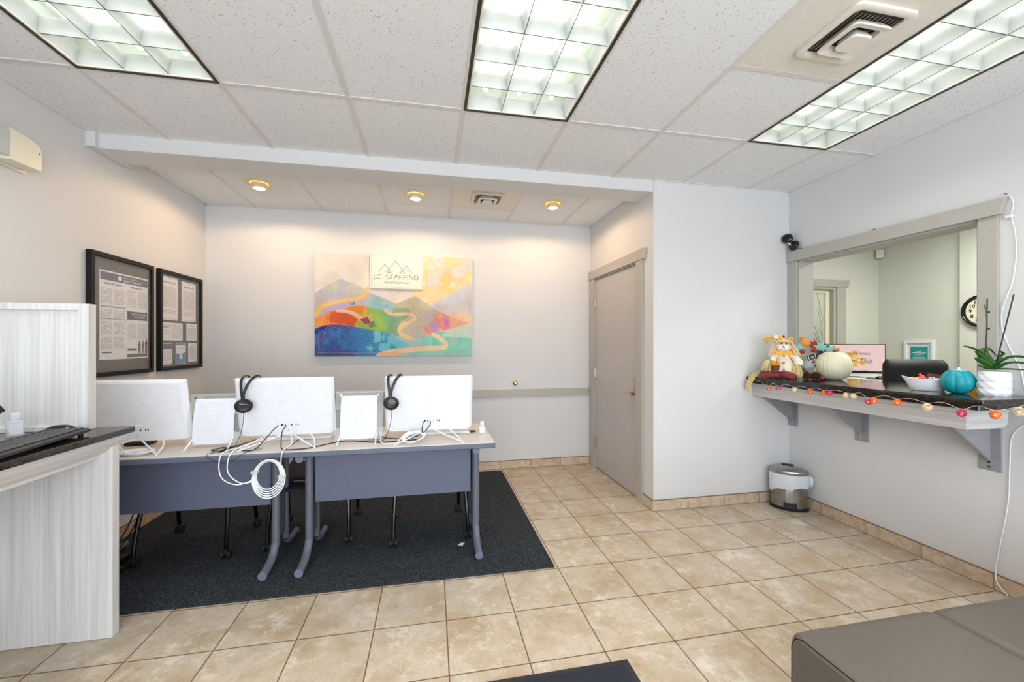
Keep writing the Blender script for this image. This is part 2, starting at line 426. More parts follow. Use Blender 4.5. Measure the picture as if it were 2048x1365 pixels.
        if bevel:
            b = o.modifiers.new('bevel', 'BEVEL'); b.width = bevel; b.segments = seg; b.limit_method = 'ANGLE'; b.angle_limit = math.radians(40)
            me.polygons.foreach_set('use_smooth', [True]*len(me.polygons)); me.set_sharp_from_angle(angle=math.radians(50))
            b.harden_normals = False
        if sub:
            q = o.modifiers.new('sub', 'SUBSURF'); q.levels = sub; q.render_levels = sub
        return o
INV = {}
def tag(o, label, cat, group=None, kind=None):
    if kind: o['kind'] = kind
    if label: o['label'] = label
    if cat: o['category'] = cat
    if group: o['group'] = group
    return o
def thing(name, label, cat, loc=(0, 0, 0), rotz=0, group=None):
    o = bpy.data.objects.new(name, None); C.objects.link(o); o.location = loc; o.rotation_euler = (0, 0, rotz); o.empty_display_size = .05
    INV[o.name] = (Matrix.Translation(loc) @ Matrix.Rotation(rotz, 4, 'Z')).inverted()
    return tag(o, label, cat, group)
def local(name, label, cat, group=None):          # a thing modelled around its own origin, moved afterwards
    o = thing(name, label, cat, (0, 0, 0), 0, group); return o
def solo(mb, name, mats, label, cat, loc, group=None, **k):
    return tag(mb.build(name, mats, loc=loc, **k), label, cat, group)
def struct(mb, name, mats, **k):
    o = mb.build(name, mats, **k); o['kind'] = 'structure'; return o
def dup(root, loc, rotz, label, group=None, name=None):
    r = root.copy(); C.objects.link(r); r.location = loc; r.rotation_euler = (0, 0, rotz); r['label'] = label
    if group: r['group'] = group
    for ch in list(root.children):
        c = ch.copy(); C.objects.link(c); c.parent = r
        for g in list(ch.children):
            d = g.copy(); C.objects.link(d); d.parent = c
    return r
def R3(cols, loc=(0, 0, 0)):
    m = Matrix((cols[0], cols[1], cols[2])).transposed().to_4x4(); m.translation = loc; return m
def FACE_Y(loc): return R3([(1, 0, 0), (0, 0, 1), (0, -1, 0)], loc)     # reads from the -Y side
def FACE_X(loc): return R3([(0, 1, 0), (0, 0, 1), (1, 0, 0)], loc)      # reads from the +X side

# ================================================================== the room
XL, XR, YB, YF, XA, YN = -2.09, 3.02, 4.31, 2.985, 1.742, -2.2
TH = .145
struct(MB().box(XL-.1, 6.0, YN-.1, 6.0, -.12, 0), 'floor', 'floor')
struct(MB().box(XL-.12, XL, YN, YB+.1, 0, CEIL+.2), 'wall_left', 'wall')
struct(MB().box(XL, XA, YB, YB+.12, 0, CEIL+.2), 'wall_back', 'wall')
# alcove side wall with the door hole
DY0, DY1, DH = 3.243, 4.187, 2.051
m = MB().box(XA, XA+.12, YF, DY0, 0, CEIL+.2).box(XA, XA+.12, DY1, YB+.12, 0, CEIL+.2).box(XA, XA+.12, DY0, DY1, DH, CEIL+.2)
struct(m, 'wall_alcove', 'wall')
struct(MB().box(XA+.12, XR+TH, YF, YF+.12, 0, CEIL+.2), 'wall_front', 'wall')
OY0, OY1, OZ0, OZ1 = 1.738, 2.896, 1.04, 2.04
m = MB().box(XR, XR+TH, YN, OY0, 0, CEIL+.2).box(XR, XR+TH, OY1, YF+.12, 0, CEIL+.2)
m.box(XR, XR+TH, OY0, OY1, 0, OZ0).box(XR, XR+TH, OY0, OY1, OZ1, CEIL+.2)
struct(m, 'wall_right', 'wall')
# unseen wall behind the camera; its window is added to supply daylight
m = MB().box(XL-.12, XR+TH, YN-.12, YN, 0, .25).box(XL-.12, XR+TH, YN-.12, YN, 2.45, CEIL+.2).box(XL-.12, -1.85, YN-.12, YN, .25, 2.45).box(2.75, XR+TH, YN-.12, YN, .25, 2.45)
struct(m, 'wall_near', 'wall')
m = MB()
for x in (-1.85, -.35, 1.2, 2.69): m.box(x, x+.06, YN-.09, YN-.03, .25, 2.45)
m.box(-1.85, 2.75, YN-.09, YN-.03, .25, .31).box(-1.85, 2.75, YN-.09, YN-.03, 2.39, 2.45)
wf = struct(m, 'added_window_1', 'dark_metal')
MB().box(-1.85, 2.75, YN-.065, YN-.055, .3, 2.4).build('added_window_pane', 'clear', wf)
# ceiling (holes for the fixtures)
def slab(x0, x1, y0, y1, z0, z1, holes):
    xs = sorted({x0, x1}.union(*[{h[0], h[1]} for h in holes])); ys = sorted({y0, y1}.union(*[{h[2], h[3]} for h in holes])); mb = MB()
    for i in range(len(xs)-1):
        for j in range(len(ys)-1):
            cx, cy = (xs[i]+xs[i+1])/2, (ys[j]+ys[j+1])/2
            if any(h[0] < cx < h[1] and h[2] < cy < h[3] for h in holes): continue
            mb.box(xs[i], xs[i+1], ys[j], ys[j+1], z0, z1)
    return mb
holes = [(fx, fx+GS, fy, fy+1.22) for fx, fy in FIX]
struct(slab(XL, XR, YN, YB, CEIL, CEIL+.03, holes), 'ceiling', 'ceil')
struct(MB().box(XL-.1, XR+TH, YN-.1, YB+.1, CEIL+.2, CEIL+.25), 'ceiling_deck', 'white_paint')
# grid tees, drawn as one suspended grid
g = MB(); tz0, tz1, tw = CEIL-.004, CEIL, .0125
for k in range(8):
    x = G0+k*GS
    g.box(x-tw, x+tw, YN, 2.985, tz0, tz1)
    if x < XA: g.box(x-tw, x+tw, 3.225, YB, tz0, tz1)
for y in (2.292, 1.072, -.148+.468, -.9+.0):
    g.box(XL, XR, y-tw, y+tw, tz0-.0005, tz1)
g.box(G0+5*GS, G0+6*GS, 1.682-tw, 1.682+tw, tz0-.0005, tz1)
g.box(G0+2*GS, G0+4*GS, 3.93-tw, 3.93+tw, tz0-.0005, tz1)
for a in ((XL, XL+.012, YN, YB), (XR-.012, XR, YN, YF), (XL, XA, YB-.012, YB), (XA, XR, YF-.012, YF), (XA-.012, XA, 3.225, YB)):
    g.box(a[0], a[1], a[2], a[3], tz0-.001, tz1)
struct(g, 'trim_1', 'tbar')
# dropped header between room and alcove
struct(MB().box(XL, XA, YF, YF+.24, CEIL-.094, CEIL+.02), 'trim_2', 'wall', bevel=.004)
struct(MB().box(XL+.0005, XL+.055, YF-.035, YF+.29, CEIL-.097, CEIL-.001), 'trim_3', 'wall', bevel=.003)
# chair rail
struct(MB().box(XL, XA-.02, YB-.014, YB, .768, .852), 'trim_4', 'trim', bevel=.002)
# baseboards
def base(name, x0, x1, y0, y1):
    m = MB().mat(0).box(x0, x1, y0, y1, .004, .083).mat(1).box(x0, x1, y0, y1, .083, .088).box(x0, x1, y0, y1, 0, .004)
    struct(m, name, ['base', 'grout'])
base('baseboard_back', XL, XA, YB-.011, YB)
base('baseboard_left', XL, XL+.011, YN, YB-.011)
base('baseboard_alcove', XA-.011, XA, YF-.011, 3.135)
base('baseboard_front', XA, XR, YF-.011, YF)
base('baseboard_right', XR-.011, XR, YN, YF-.011)
# door in the alcove side wall
m = MB().mat(0)
m.prism([(DY0-.107, 0), (DY0, 0), (DY0, DH), (DY0-.107, DH)], 0, XA-.018, XA)
m.prism([(DY1, 0), (DY1+.107, 0), (DY1+.107, DH), (DY1, DH)], 0, XA-.018, XA)
m.prism([(DY0-.14, DH), (DY1+.122, DH), (DY1+.122, DH+.09), (DY0-.155, DH+.09)], 0, XA-.026, XA)
m.box(XA, XA+.05, DY0-.001, DY0+.012, 0, DH).box(XA, XA+.05, DY1-.012, DY1+.001, 0, DH).box(XA, XA+.05, DY0, DY1, DH-.012, DH+.001)
struct(m, 'trim_5', 'trim', bevel=.0015)
dr = MB().box(XA+.012, XA+.052, DY0+.014, DY1-.014, .008, DH-.016).build('door_1', 'door'); dr['kind'] = 'structure'
m = MB().box(XA+.004, XA+.012, 3.275, 3.33, .80, 1.0); m.cyl((XA+.006, 3.303, .905), (XA-.035, 3.303, .905), .017, n=14)
m.tube([(XA-.035, 3.303, .905), (XA-.045, 3.33, .905), (XA-.045, 3.38, .903), (XA-.042, 3.43, .90)], .010, 10, smooth=4, flat=.7)
m.build('door_handle', 'nickel', dr, smooth=True)
MB().cyl((XA+.012, 3.303, 1.025), (XA-.004, 3.303, 1.025), .026, n=20).build('deadbolt', 'nickel', dr, smooth=True)
for z in (1.127, 1.277): MB().cyl((XA+.013, 3.303, z), (XA+.009, 3.303, z), .008, n=12).build('viewer_hole', 'chrome', dr, smooth=True)
for z in (.279, 1.03, 1.785): MB().box(XA-.004, XA+.012, DY1-.03, DY1-.012, z-.05, z+.05).cyl((XA-.006, DY1-.014, z-.052), (XA-.006, DY1-.014, z+.052), .007, n=10).build('hinge', 'nickel', dr, smooth=True)
# reception window: jambs and casings
m = MB()
m.box(XR-.018, XR, OY1, YF, 1.07, OZ1).box(XR-.018, XR, OY0-.083, OY0, 1.07, OZ1)
m.prism([(OY0-.10, OZ1), (YF, OZ1), (YF, OZ1+.086), (OY0-.12, OZ1+.086)], 0, XR-.034, XR)
m.box(XR-.002, XR+TH+.002, OY1-.012, OY1+.001, 1.07, OZ1).box(XR-.002, XR+TH+.002, OY0-.001, OY0+.012, 1.07, OZ1).box(XR-.002, XR+TH+.002, OY0, OY1, OZ1-.012, OZ1+.001)
struct(m, 'trim_6', 'trim', bevel=.0015)
# ---------------- the office behind
OXF, OYF = 5.6, 4.2
m = MB().box(XR+TH, 4.0, OYF, OYF+.12, 0, OFFCEIL).box(4.936, OXF, OYF, OYF+.12, 0, OFFCEIL).box(4.0, 4.936, OYF, OYF+.12, 2.05, OFFCEIL)
struct(m, 'wall_office_back', 'office_wall')
struct(MB().box(OXF, OXF+.12, 3.35, OYF+.12, 0, OFFCEIL).box(OXF-.06, OXF+.12, .2, 3.35, 0, OFFCEIL), 'wall_office_right', 'office_wall')
struct(MB().box(XR+TH, OXF+.1, .1, .2, 0, OFFCEIL), 'wall_office_near', 'office_wall')
struct(MB().box(XR+TH, XR+TH+.02, YF+.12, OYF, 0, OFFCEIL), 'wall_office_left', 'office_wall')
struct(MB().box(XR+TH-.02, OXF+.12, .1, 5.6, OFFCEIL, OFFCEIL+.1), 'ceiling_office', 'ceil')
struct(MB().box(3.3, 5.72, 5.5, 5.6, 0, OFFCEIL).box(3.2, 3.3, 4.32, 5.6, 0, OFFCEIL).box(5.6, 5.72, 4.32, 5.6, 0, OFFCEIL), 'wall_hall', 'green_hall')
m = MB().box(3.9, 4.0, OYF-.02, OYF, 0, 2.05).box(4.936, 5.07, OYF-.02, OYF, 0, 2.05).prism([(3.86, 2.05), (5.10, 2.05), (5.12, 2.135), (3.84, 2.135)], 1, OYF-.028, OYF)
m.box(4.90, 4.936, OYF-.005, OYF+.12, 0, 2.05).box(4.0, 4.9, OYF-.005, OYF+.12, 2.02, 2.05)
struct(m, 'trim_7', 'trim')
d2 = struct(MB().box(4.845, 4.90, OYF+.05, OYF+.09, 0, 2.02).box(4.03, 4.13, OYF+.05, OYF+.09, 0, 2.02).box(4.13, 4.845, OYF+.05, OYF+.09, 1.98, 2.02).box(4.13, 4.845, OYF+.05, OYF+.09, 0, .3), 'door_2', 'door_cream')
MB().box(4.13, 4.845, OYF+.067, OYF+.073, .3, 1.98).build('glass_pane', M['glass'], d2)

# ================================================================== ceiling fittings
def fixture(label):
    t = thing('ceiling_light', label, 'ceiling light', (0, 0, 0), 0, 'recessed fluorescent louvre lights in the main ceiling')
    W, L, D = GS, 1.22, .11
    e = .016
    m = MB().box(0, e, 0, L, -.006, .012).box(W-e, W, 0, L, -.006, .012).box(e, W-e, 0, e, -.006, .012).box(e, W-e, L-e, L, -.006, .012)
    m.build('frame', 'fix_frame', t)
    m = MB().box(e, e+.008, e, L-e, -.004, .07).box(W-e-.008, W-e, e, L-e, -.004, .07).box(e, W-e, e, e+.008, -.004, .07).box(e, W-e, L-e-.008, L-e, -.004, .07)
    m.build('inner_rim', 'door_cream', t)
    m = MB().box(0, .004, 0, L, .012, .15).box(W-.004, W, 0, L, .012, .15).box(0, W, 0, .004, .012, .15).box(0, W, L-.004, L, .012, .15).box(0, W, 0, L, .15, .155)
    m.build('housing', 'louver_in', t)
    lo = MB()
    x0, x1, y0, y1 = e+.008, W-e-.008, e+.008, L-e-.008
    def vane(along, c, a, b):
        h, top, bot = .062, .040, .0022
        prof = [(-bot/2, 0), (-.0035, .016), (-.009, .034), (-.017, .05), (-top/2, h), (top/2, h), (.017, .05), (.009, .034), (.0035, .016), (bot/2, 0)]
        if along == 'y': lo.prism([(c+p, q) for p, q in prof], 1, a, b)
        else: lo.prism([(c+p, q) for p, q in prof], 0, a, b)
    for i in (1, 2): vane('y', x0+(x1-x0)*i/3, y0, y1)
    for j in range(1, 6): vane('x', y0+(y1-y0)*j/6, x0, x1)
    for xs, sg in ((x0, 1), (x1, -1)): lo.prism([(xs, 0), (xs+sg*.003, .02), (xs+sg*.012, .045), (xs+sg*.024, .064), (xs, .064)], 1, y0, y1)
    for ys, sg in ((y0, 1), (y1, -1)): lo.prism([(ys, 0), (ys+sg*.003, .02), (ys+sg*.012, .045), (ys+sg*.024, .064), (ys, .064)], 0, x0, x1)
    l = lo.build('louvre', 'louver', t, smooth=True, angle=30)
    m = MB()
    for i in (1, 2): c = x0+(x1-x0)*i/3; m.box(c-.0014, c+.0014, y0, y1, -.0012, .0006)
    for j in range(1, 6): c = y0+(y1-y0)*j/6; m.box(x0, x1, c-.0014, c+.0014, -.0012, .0006)
    m.build('louvre_edge', 'louver_edge', l)
    for i in range(3):
        c = x0+(x1-x0)*(i+.5)/3
        MB().tube([(c, .06, .088), (c, L-.06, .088)], .0125, 10).build('fluorescent_tube', 'tube_em', t, smooth=True)
    return t
fx = fixture('recessed fluorescent louvre light at the left of the ceiling nearest the left wall')
fx.location = (FIX[0][0], FIX[0][1], CEIL)
FL = [None, 'recessed fluorescent louvre light in the middle of the ceiling above the painting',
      'recessed fluorescent louvre light on the right between the air vent and the reception window wall',
      'rear left fluorescent light, unseen, added to light the entrance end of the room', 'rear middle fluorescent light, unseen, added to light the entrance end of the room', 'rear right fluorescent light, unseen, added to light the entrance end of the room']
for i in range(1, 3): dup(fx, (FIX[i][0], FIX[i][1], CEIL), 0, FL[i])
for i in range(3, 6): dup(fx, (FIX[i][0], FIX[i][1], CEIL), 0, FL[i], 'added fluorescent lights behind the camera')

def rrect(cx, cy, hx, hy, r, n=4):
    P = []
    for (sx, sy, a0) in ((1, 1, 0), (-1, 1, PI/2), (-1, -1, PI), (1, -1, 1.5*PI)):
        for k in range(n+1):
            a = a0+PI/2*k/n; P.append((cx+sx*(hx-r)+r*math.cos(a), cy+sy*(hy-r)+r*math.sin(a)))
    return P
def loft(mb, rings):
    n = len(rings[0]); V = [p for r in rings for p in r]; F = []
    for i in range(len(rings)-1):
        for k in range(n): F.append((i*n+k, i*n+(k+1) % n, (i+1)*n+(k+1) % n, (i+1)*n+k))
    return mb.add(V, F)
def vent(cx, cy, s, label, px0, px1, py0, py1):
    t = thing('air_vent', label, 'vent', (cx, cy, CEIL), 0)
    MB().box(px0, px1, py0, py1, CEIL-.0035, CEIL-.0005).build('backing_panel', 'vent', t, bevel=.001)
    def R(h, z, r=.02): return [(cx+x-0, cy+y, CEIL+z) for x, y in rrect(0, 0, h, h, min(r, h*.4))]
    m = MB(); loft(m, [R(s, -.004, .03), R(s, -.018, .03), R(s-.012, -.024, .03), R(s*.80, -.016, .025), R(s*.79, -.004, .02)]).build('outer_ring', 'vent', t, smooth=True, angle=50)
    m = MB(); loft(m, [R(s*.50, -.008), R(s*.62, -.034), R(s*.60, -.040), R(s*.44, -.034), R(s*.42, -.012)]).build('louvre_ring', 'vent', t, smooth=True, angle=50)
    m = MB(); loft(m, [R(s*.22, -.012), R(s*.33, -.044), R(s*.30, -.050)]); n = len(rrect(0, 0, 1, 1, .1)); 
    m.add(R(s*.30, -.050), [tuple(range(n))]); m.build('centre_plate', 'vent', t, smooth=True, angle=50)
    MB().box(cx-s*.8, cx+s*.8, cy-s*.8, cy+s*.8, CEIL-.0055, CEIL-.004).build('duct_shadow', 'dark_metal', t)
    mg = MB()
    for i in range(11):
        x = cx-s*.66+i*s*.132; mg.box(x-.002, x+.002, cy-s*.68, cy+s*.68, CEIL-.009, CEIL-.006)
    mg.build('damper_grille', 'nickel', t)
    return t
vent(1.745, 1.41, .15, 'large square cream air vent beside the right ceiling light', G0+5*GS+.012, G0+6*GS-.012, 1.084, 1.67)
vent(.487, 3.64, .14, 'small square white air vent between two downlights in the alcove', G0+3*GS+.012, G0+4*GS-.012, 3.24, 3.918)
for (x, y), lb in zip(DOWN, ('brass-rimmed round downlight on the left, above the framed notices end of the alcove', 'brass-rimmed round downlight in the middle, above the mountain painting', 'brass-rimmed round downlight on the right, nearest the grey door')):
    t = thing('downlight', lb, 'downlight', (x, y, CEIL), 0, 'round downlights in the alcove ceiling')
    m = MB(); m.lathe([(.098, -.0005), (.096, -.007), (.085, -.010), (.070, -.008), (.066, -.002), (.066, 0.0)], (x, y, CEIL), 36); m.build('trim_ring', 'goldtrim', t, smooth=True)
    m = MB(); n = 32
    pr = [(.060, -.006), (.062, -.020), (.058, -.034), (.049, -.045), (.045, -.045), (.052, -.030)]
    V = [(x+math.cos(2*PI*k/n)*r, y+math.sin(2*PI*k/n)*r, CEIL+z) for r, z in pr for k in range(n)]
    m.add(V, [(i*n+k, i*n+(k+1) % n, (i+1)*n+(k+1) % n, (i+1)*n+k) for i in range(len(pr)-1) for k in range(n)]); m.build('eyeball', 'goldtrim', t, smooth=True)
    MB().ball((x, y, CEIL-.036), .046, .046, .018, 20, 8).build('lamp_bulb', 'bulbglow', t, smooth=True)

# ================================================================== left wall
# emergency light
t = thing('emergency_light', 'cream emergency light unit mounted high on the left wall', 'emergency light', (XL, 2.3, 2.3))
m = MB().prism([(XL, 2.25), (XL+.075, 2.25), (XL+.09, 2.262), (XL+.09, 2.365), (XL+.07, 2.385), (XL, 2.385)], 1, 2.05, 2.39).build('housing', 'cream', t, bevel=.004)
m = MB(); m.prism([(2.392, 2.236), (2.55, 2.236), (2.558, 2.244), (2.558, 2.345), (2.535, 2.372), (2.49, 2.384), (2.392, 2.388)], 0, XL+.012, XL+.094); m.build('lamp_cover', 'cream', t, bevel=.004)
MB().prism([(2.20, 2.245), (2.388, 2.245), (2.388, 2.378), (2.20, 2.378)], 0, XL+.088, XL+.096).build('lens', 'lens', t, bevel=.003)
MB().box(XL, XL+.014, 2.04, 2.57, 2.225, 2.39).build('back_plate', 'vent', t)
MB().cyl((XL+.094, 2.542, 2.325), (XL+.0965, 2.542, 2.325), .003, n=8).build('indicator', 'black', t)

def print_block(mb, y0, y1, z0, z1, x, step=.0075, fill=.8, lh=.45):
    z = z1-step
    while z > z0:
        y = y0; end = y1-random.random()*(y1-y0)*.12*(random.random() > .4)
        while y < end-.004:
            L = min(.008+random.random()*.03, end-y)
            if random.random() < fill+.1: mb.add([(x, y, z), (x, y+L, z), (x, y+L, z+step*lh), (x, y, z+step*lh)], [(0, 1, 2, 3)])
            y += L+.003
        z -= step
def frame(y0, y1, label):
    t = thing('picture_frame', label, 'framed notice', (XL, (y0+y1)/2, 1.13))
    z0, z1, x = 1.131, 1.927, XL+.034
    m = MB().box(XL+.001, x, y0, y1, z0, z0+.028).box(XL+.001, x, y0, y1, z1-.028, z1).box(XL+.001, x, y0, y0+.026, z0+.028, z1-.028).box(XL+.001, x, y1-.026, y1, z0+.028, z1-.028)
    m.build('frame', 'black_frame', t, bevel=.0015)
    MB().box(XL+.002, XL+.006, y0+.02, y1-.02, z0+.02, z1-.02).build('mount', 'mat_board', t)
    MB().box(XL+.016, XL+.018, y0+.024, y1-.024, z0+.024, z1-.024).build('glazing', 'glass', t)
    return t
PX = XL+.0072
def P3(y0, y1, z0, z1, parent, name, fn, lab=None):
    m = MB().mat(0).box(XL+.006, PX, y0, y1, z0, z1); X = PX+.0004
    fn(m, X); o = m.build(name, ['paper', 'ink', 'darkink', 'navy', 'blueprint', 'redink', 'mat_board'], parent)
    if lab: o['label'] = lab
    return o
def rq(m, x, y0, y1, z0, z1): m.add([(x, y0, z0), (x, y1, z0), (x, y1, z1), (x, y0, z1)], [(0, 1, 2, 3)])
f1 = frame(2.958, 3.534, 'large black framed labor law poster on the left wall, nearer the viewer')
def poster(m, X):
    a, b, lo, hi = 3.056, 3.508, 1.238, 1.821; H = hi-lo; W = b-a
    m.mat(3); rq(m, X, a+.006, b-.006, hi-.062, hi-.01)
    m.mat(0); m.cyl((X+.0002, a+W*.385, hi-.036), (X+.0004, a+W*.385, hi-.036), .017, n=20)
    m.text('Montana Department of', .0150, FACE_X((X+.0004, a+W*.45, hi-.026)), 'LEFT', 0, 0)
    m.text('LABOR & INDUSTRY', .0200, FACE_X((X+.0004, a+W*.45, hi-.046)), 'LEFT', .0003, 0)
    m.mat(2)
    m.text('EMPLOYEE RIGHTS', .018, FACE_X((X, a+W*.26, hi-.083)), 'CENTER', .0004, 0)
    m.text('MINIMUM WAGE', .016, FACE_X((X, a+W*.74, hi-.083)), 'CENTER', .0004, 0)
    m.text('WAGES AND PROTECTIONS AT WORK', .0125, FACE_X((X, a+W*.26, hi-.235)), 'CENTER', .0004, 0)
    m.text('EQUAL EMPLOYMENT OPPORTUNITY IS THE LAW', .0105, FACE_X((X, a+W*.27, hi-.315)), 'CENTER', .0004, 0)
    m.mat(1)
    for c in (.02, .27): 
        for (t0, t1) in ((.11, .22), (.25, .305), (.33, .42), (.43, .52)): print_block(m, a+W*c, a+W*(c+.21), hi-t1, hi-t0, X)
    for c in (.54, .77):
        for (t0, t1) in ((.10, .225), (.33, .45)): print_block(m, a+W*c, a+W*(c+.2), hi-t1, hi-t0, X)
    m.mat(6); rq(m, X, a+W*.53, b-.01, hi-.31, hi-.25); rq(m, X, a+W*.53, b-.01, lo+.01, lo+.034); rq(m, X, a+W*.54, a+W*.74, lo+.055, lo+.073)
    m.mat(0); m.text('Job Safety and Health', .0165, FACE_X((X+.0003, a+W*.79, hi-.268)), 'CENTER', .0003, 0); m.text("IT'S THE LAW!", .017, FACE_X((X+.0003, a+W*.8, hi-.289)), 'CENTER', .0003, 0)
    m.mat(2)
    for (cy, h, s) in ((a+W*.80, .095, 1.), (a+W*.885, .10, .8), (a+W*.955, .115, .9)):   # three standing workers
        z = lo+.036
        m.prism([(cy-.014*s, z), (cy-.002, z), (cy, z+h*.45), (cy+.003, z), (cy+.014*s, z), (cy+.013*s, z+h*.5), (cy+.016*s, z+h*.62), (cy+.009*s, z+h*.8), (cy-.008*s, z+h*.8), (cy-.017*s, z+h*.6), (cy-.012*s, z+h*.5)], 0, X-.0002, X)
        m.cyl((X-.0002, cy, z+h*.88), (X, cy, z+h*.88), .0075, n=12)
    rq(m, X, a+.02, a+.10, lo+.042, lo+.052)
P3(3.056, 3.508, 1.238, 1.821, f1, 'poster', poster)
f2 = frame(3.61, 4.196, 'smaller-looking black framed board of employer notices on the left wall beside the alcove corner')
def notice(m, X, a, b, lo, hi, border=True, head='EMPLOYER NOTICE'):
    W = b-a; H = hi-lo
    if border:
        m.mat(2)
        for q in ((a+.008, b-.008, hi-.011, hi-.009), (a+.008, b-.008, lo+.009, lo+.011), (a+.008, a+.0095, lo+.01, hi-.01), (b-.0095, b-.008, lo+.01, hi-.01)): rq(m, X, *q)
    m.mat(2); m.text(head, W*.085, FACE_X((X, (a+b)/2, hi-H*.14)), 'CENTER', .0004, 0)
    m.mat(1); print_block(m, a+W*.1, b-W*.1, lo+H*.28, hi-H*.22, X, H*.028, .9); m.mat(5); print_block(m, a+W*.1, b-W*.1, lo+H*.14, lo+H*.26, X, H*.028, .9)
B = [  # y0 y1 z0 z1 in the board
 (3.655, 3.875, 1.535, 1.885), (3.925, 4.135, 1.535, 1.875), (3.655, 3.94, 1.37, 1.515), (3.995, 4.15, 1.37, 1.52), (3.652, 3.80, 1.175, 1.35), (3.845, 3.985, 1.175, 1.352), (4.02, 4.15, 1.185, 1.35)]
fns = [lambda m, X, q=B[0]: notice(m, X, *q), lambda m, X, q=B[1]: notice(m, X, *q),
       lambda m, X, q=B[2]: (m.mat(2), [rq(m, X, q[0]+.012, q[0]+.10, z, z+.005) for z in (q[2]+.055, q[2]+.08, q[2]+.105)], m.mat(1), print_block(m, q[0]+.13, q[1]-.01, q[2]+.02, q[3]-.01, X), print_block(m, q[0]+.01, q[0]+.11, q[3]-.04, q[3]-.01, X)),
       lambda m, X, q=B[3]: notice(m, X, *q, False, 'NOTICE'),
       lambda m, X, q=B[4]: (m.mat(3), rq(m, X, q[0]+.006, q[1]-.006, q[3]-.05, q[3]-.006), m.mat(1), print_block(m, q[0]+.01, q[0]+.068, q[2]+.03, q[3]-.06, X), print_block(m, q[0]+.078, q[1]-.01, q[2]+.03, q[3]-.06, X), m.mat(2), [rq(m, X, q[0]+.02+k*.033, q[0]+.03+k*.033, q[2]+.008, q[2]+.016) for k in range(4)]),
       lambda m, X, q=B[5]: (m.mat(4), m.prism([(q[0]+.003, q[2]+.003), (q[1]-.003, q[2]+.003), (q[1]-.003, q[2]+.10), ((q[0]+q[1])/2, q[2]+.078), (q[0]+.003, q[2]+.09)], 0, X-.0002, X), rq(m, X, q[0]+.005, q[1]-.005, q[3]-.022, q[3]-.004), m.mat(2), m.text('Unemployment', .014, FACE_X((X, (q[0]+q[1])/2, q[3]-.045)) @ Matrix.Rotation(.15, 4, 'Z'), 'CENTER', 0, 0), m.mat(0), rq(m, X+.0003, (q[0]+q[1])/2-.02, (q[0]+q[1])/2+.02, q[2]+.04, q[2]+.075)),
       lambda m, X, q=B[6]: notice(m, X, *q, False, 'NOTICE')]
labs = ['bordered white notice on the left', 'bordered white notice on the right', 'wide white form with two columns', 'small white notice with red print', 'leaflet with a purple heading', 'blue and white leaflet', 'small plain white notice']
for q, fn, lb in zip(B, fns, labs): P3(*q, f2, 'notice_sheet', fn, lb)

# ================================================================== back wall
def in_poly(x, y, P):
    r = np.zeros(x.shape, bool); n = len(P); j = n-1
    for i in range(n):
        xi, yi = P[i]; xj, yj = P[j]
        c = ((yi > y) != (yj > y)) & (x < (xj-xi)*(y-yi)/((yj-yi) if yj != yi else 1e-9)+xi); r ^= c; j = i
    return r
def spline(P, k=8):
    Q = []; n = len(P)
    for i in range(n-1):
        a = P[max(i-1, 0)]; b = P[i]; c = P[i+1]; d = P[min(i+2, n-1)]
        for s in range(k):
            t = s/k; Q.append(tuple(.5*((2*b[q])+(-a[q]+c[q])*t+(2*a[q]-5*b[q]+4*c[q]-d[q])*t*t+(-a[q]+3*b[q]-3*c[q]+d[q])*t**3) for q in (0, 1)))
    Q.append(P[-1]); return Q
def near(x, y, P, wd):
    P = spline(P, 6); d = np.full(x.shape, 1e9); n = len(P)
    for i in range(n-1):
        ax, ay = P[i]; bx, by = P[i+1]; L2 = (bx-ax)**2+(by-ay)**2+1e-9
        t = np.clip(((x-ax)*(bx-ax)+(y-ay)*(by-ay))/L2, 0, 1)
        ww = wd[0]+(wd[1]-wd[0])*(i/(n-1)); dd = np.hypot(x-ax-t*(bx-ax), y-ay-t*(by-ay))/ww; d = np.minimum(d, dd)
    return d < 1
def vnoise(x, y, s, seed=0):
    rs = np.random.RandomState(seed); G = rs.rand(64, 64); X = x/s; Y = y/s; i = np.floor(X).astype(int); j = np.floor(Y).astype(int); u = X-i; v = Y-j
    u = u*u*(3-2*u); v = v*v*(3-2*v); g = lambda a, b: G[a % 64, b % 64]
    return g(i, j)*(1-u)*(1-v)+g(i+1, j)*u*(1-v)+g(i, j+1)*(1-u)*v+g(i+1, j+1)*u*v
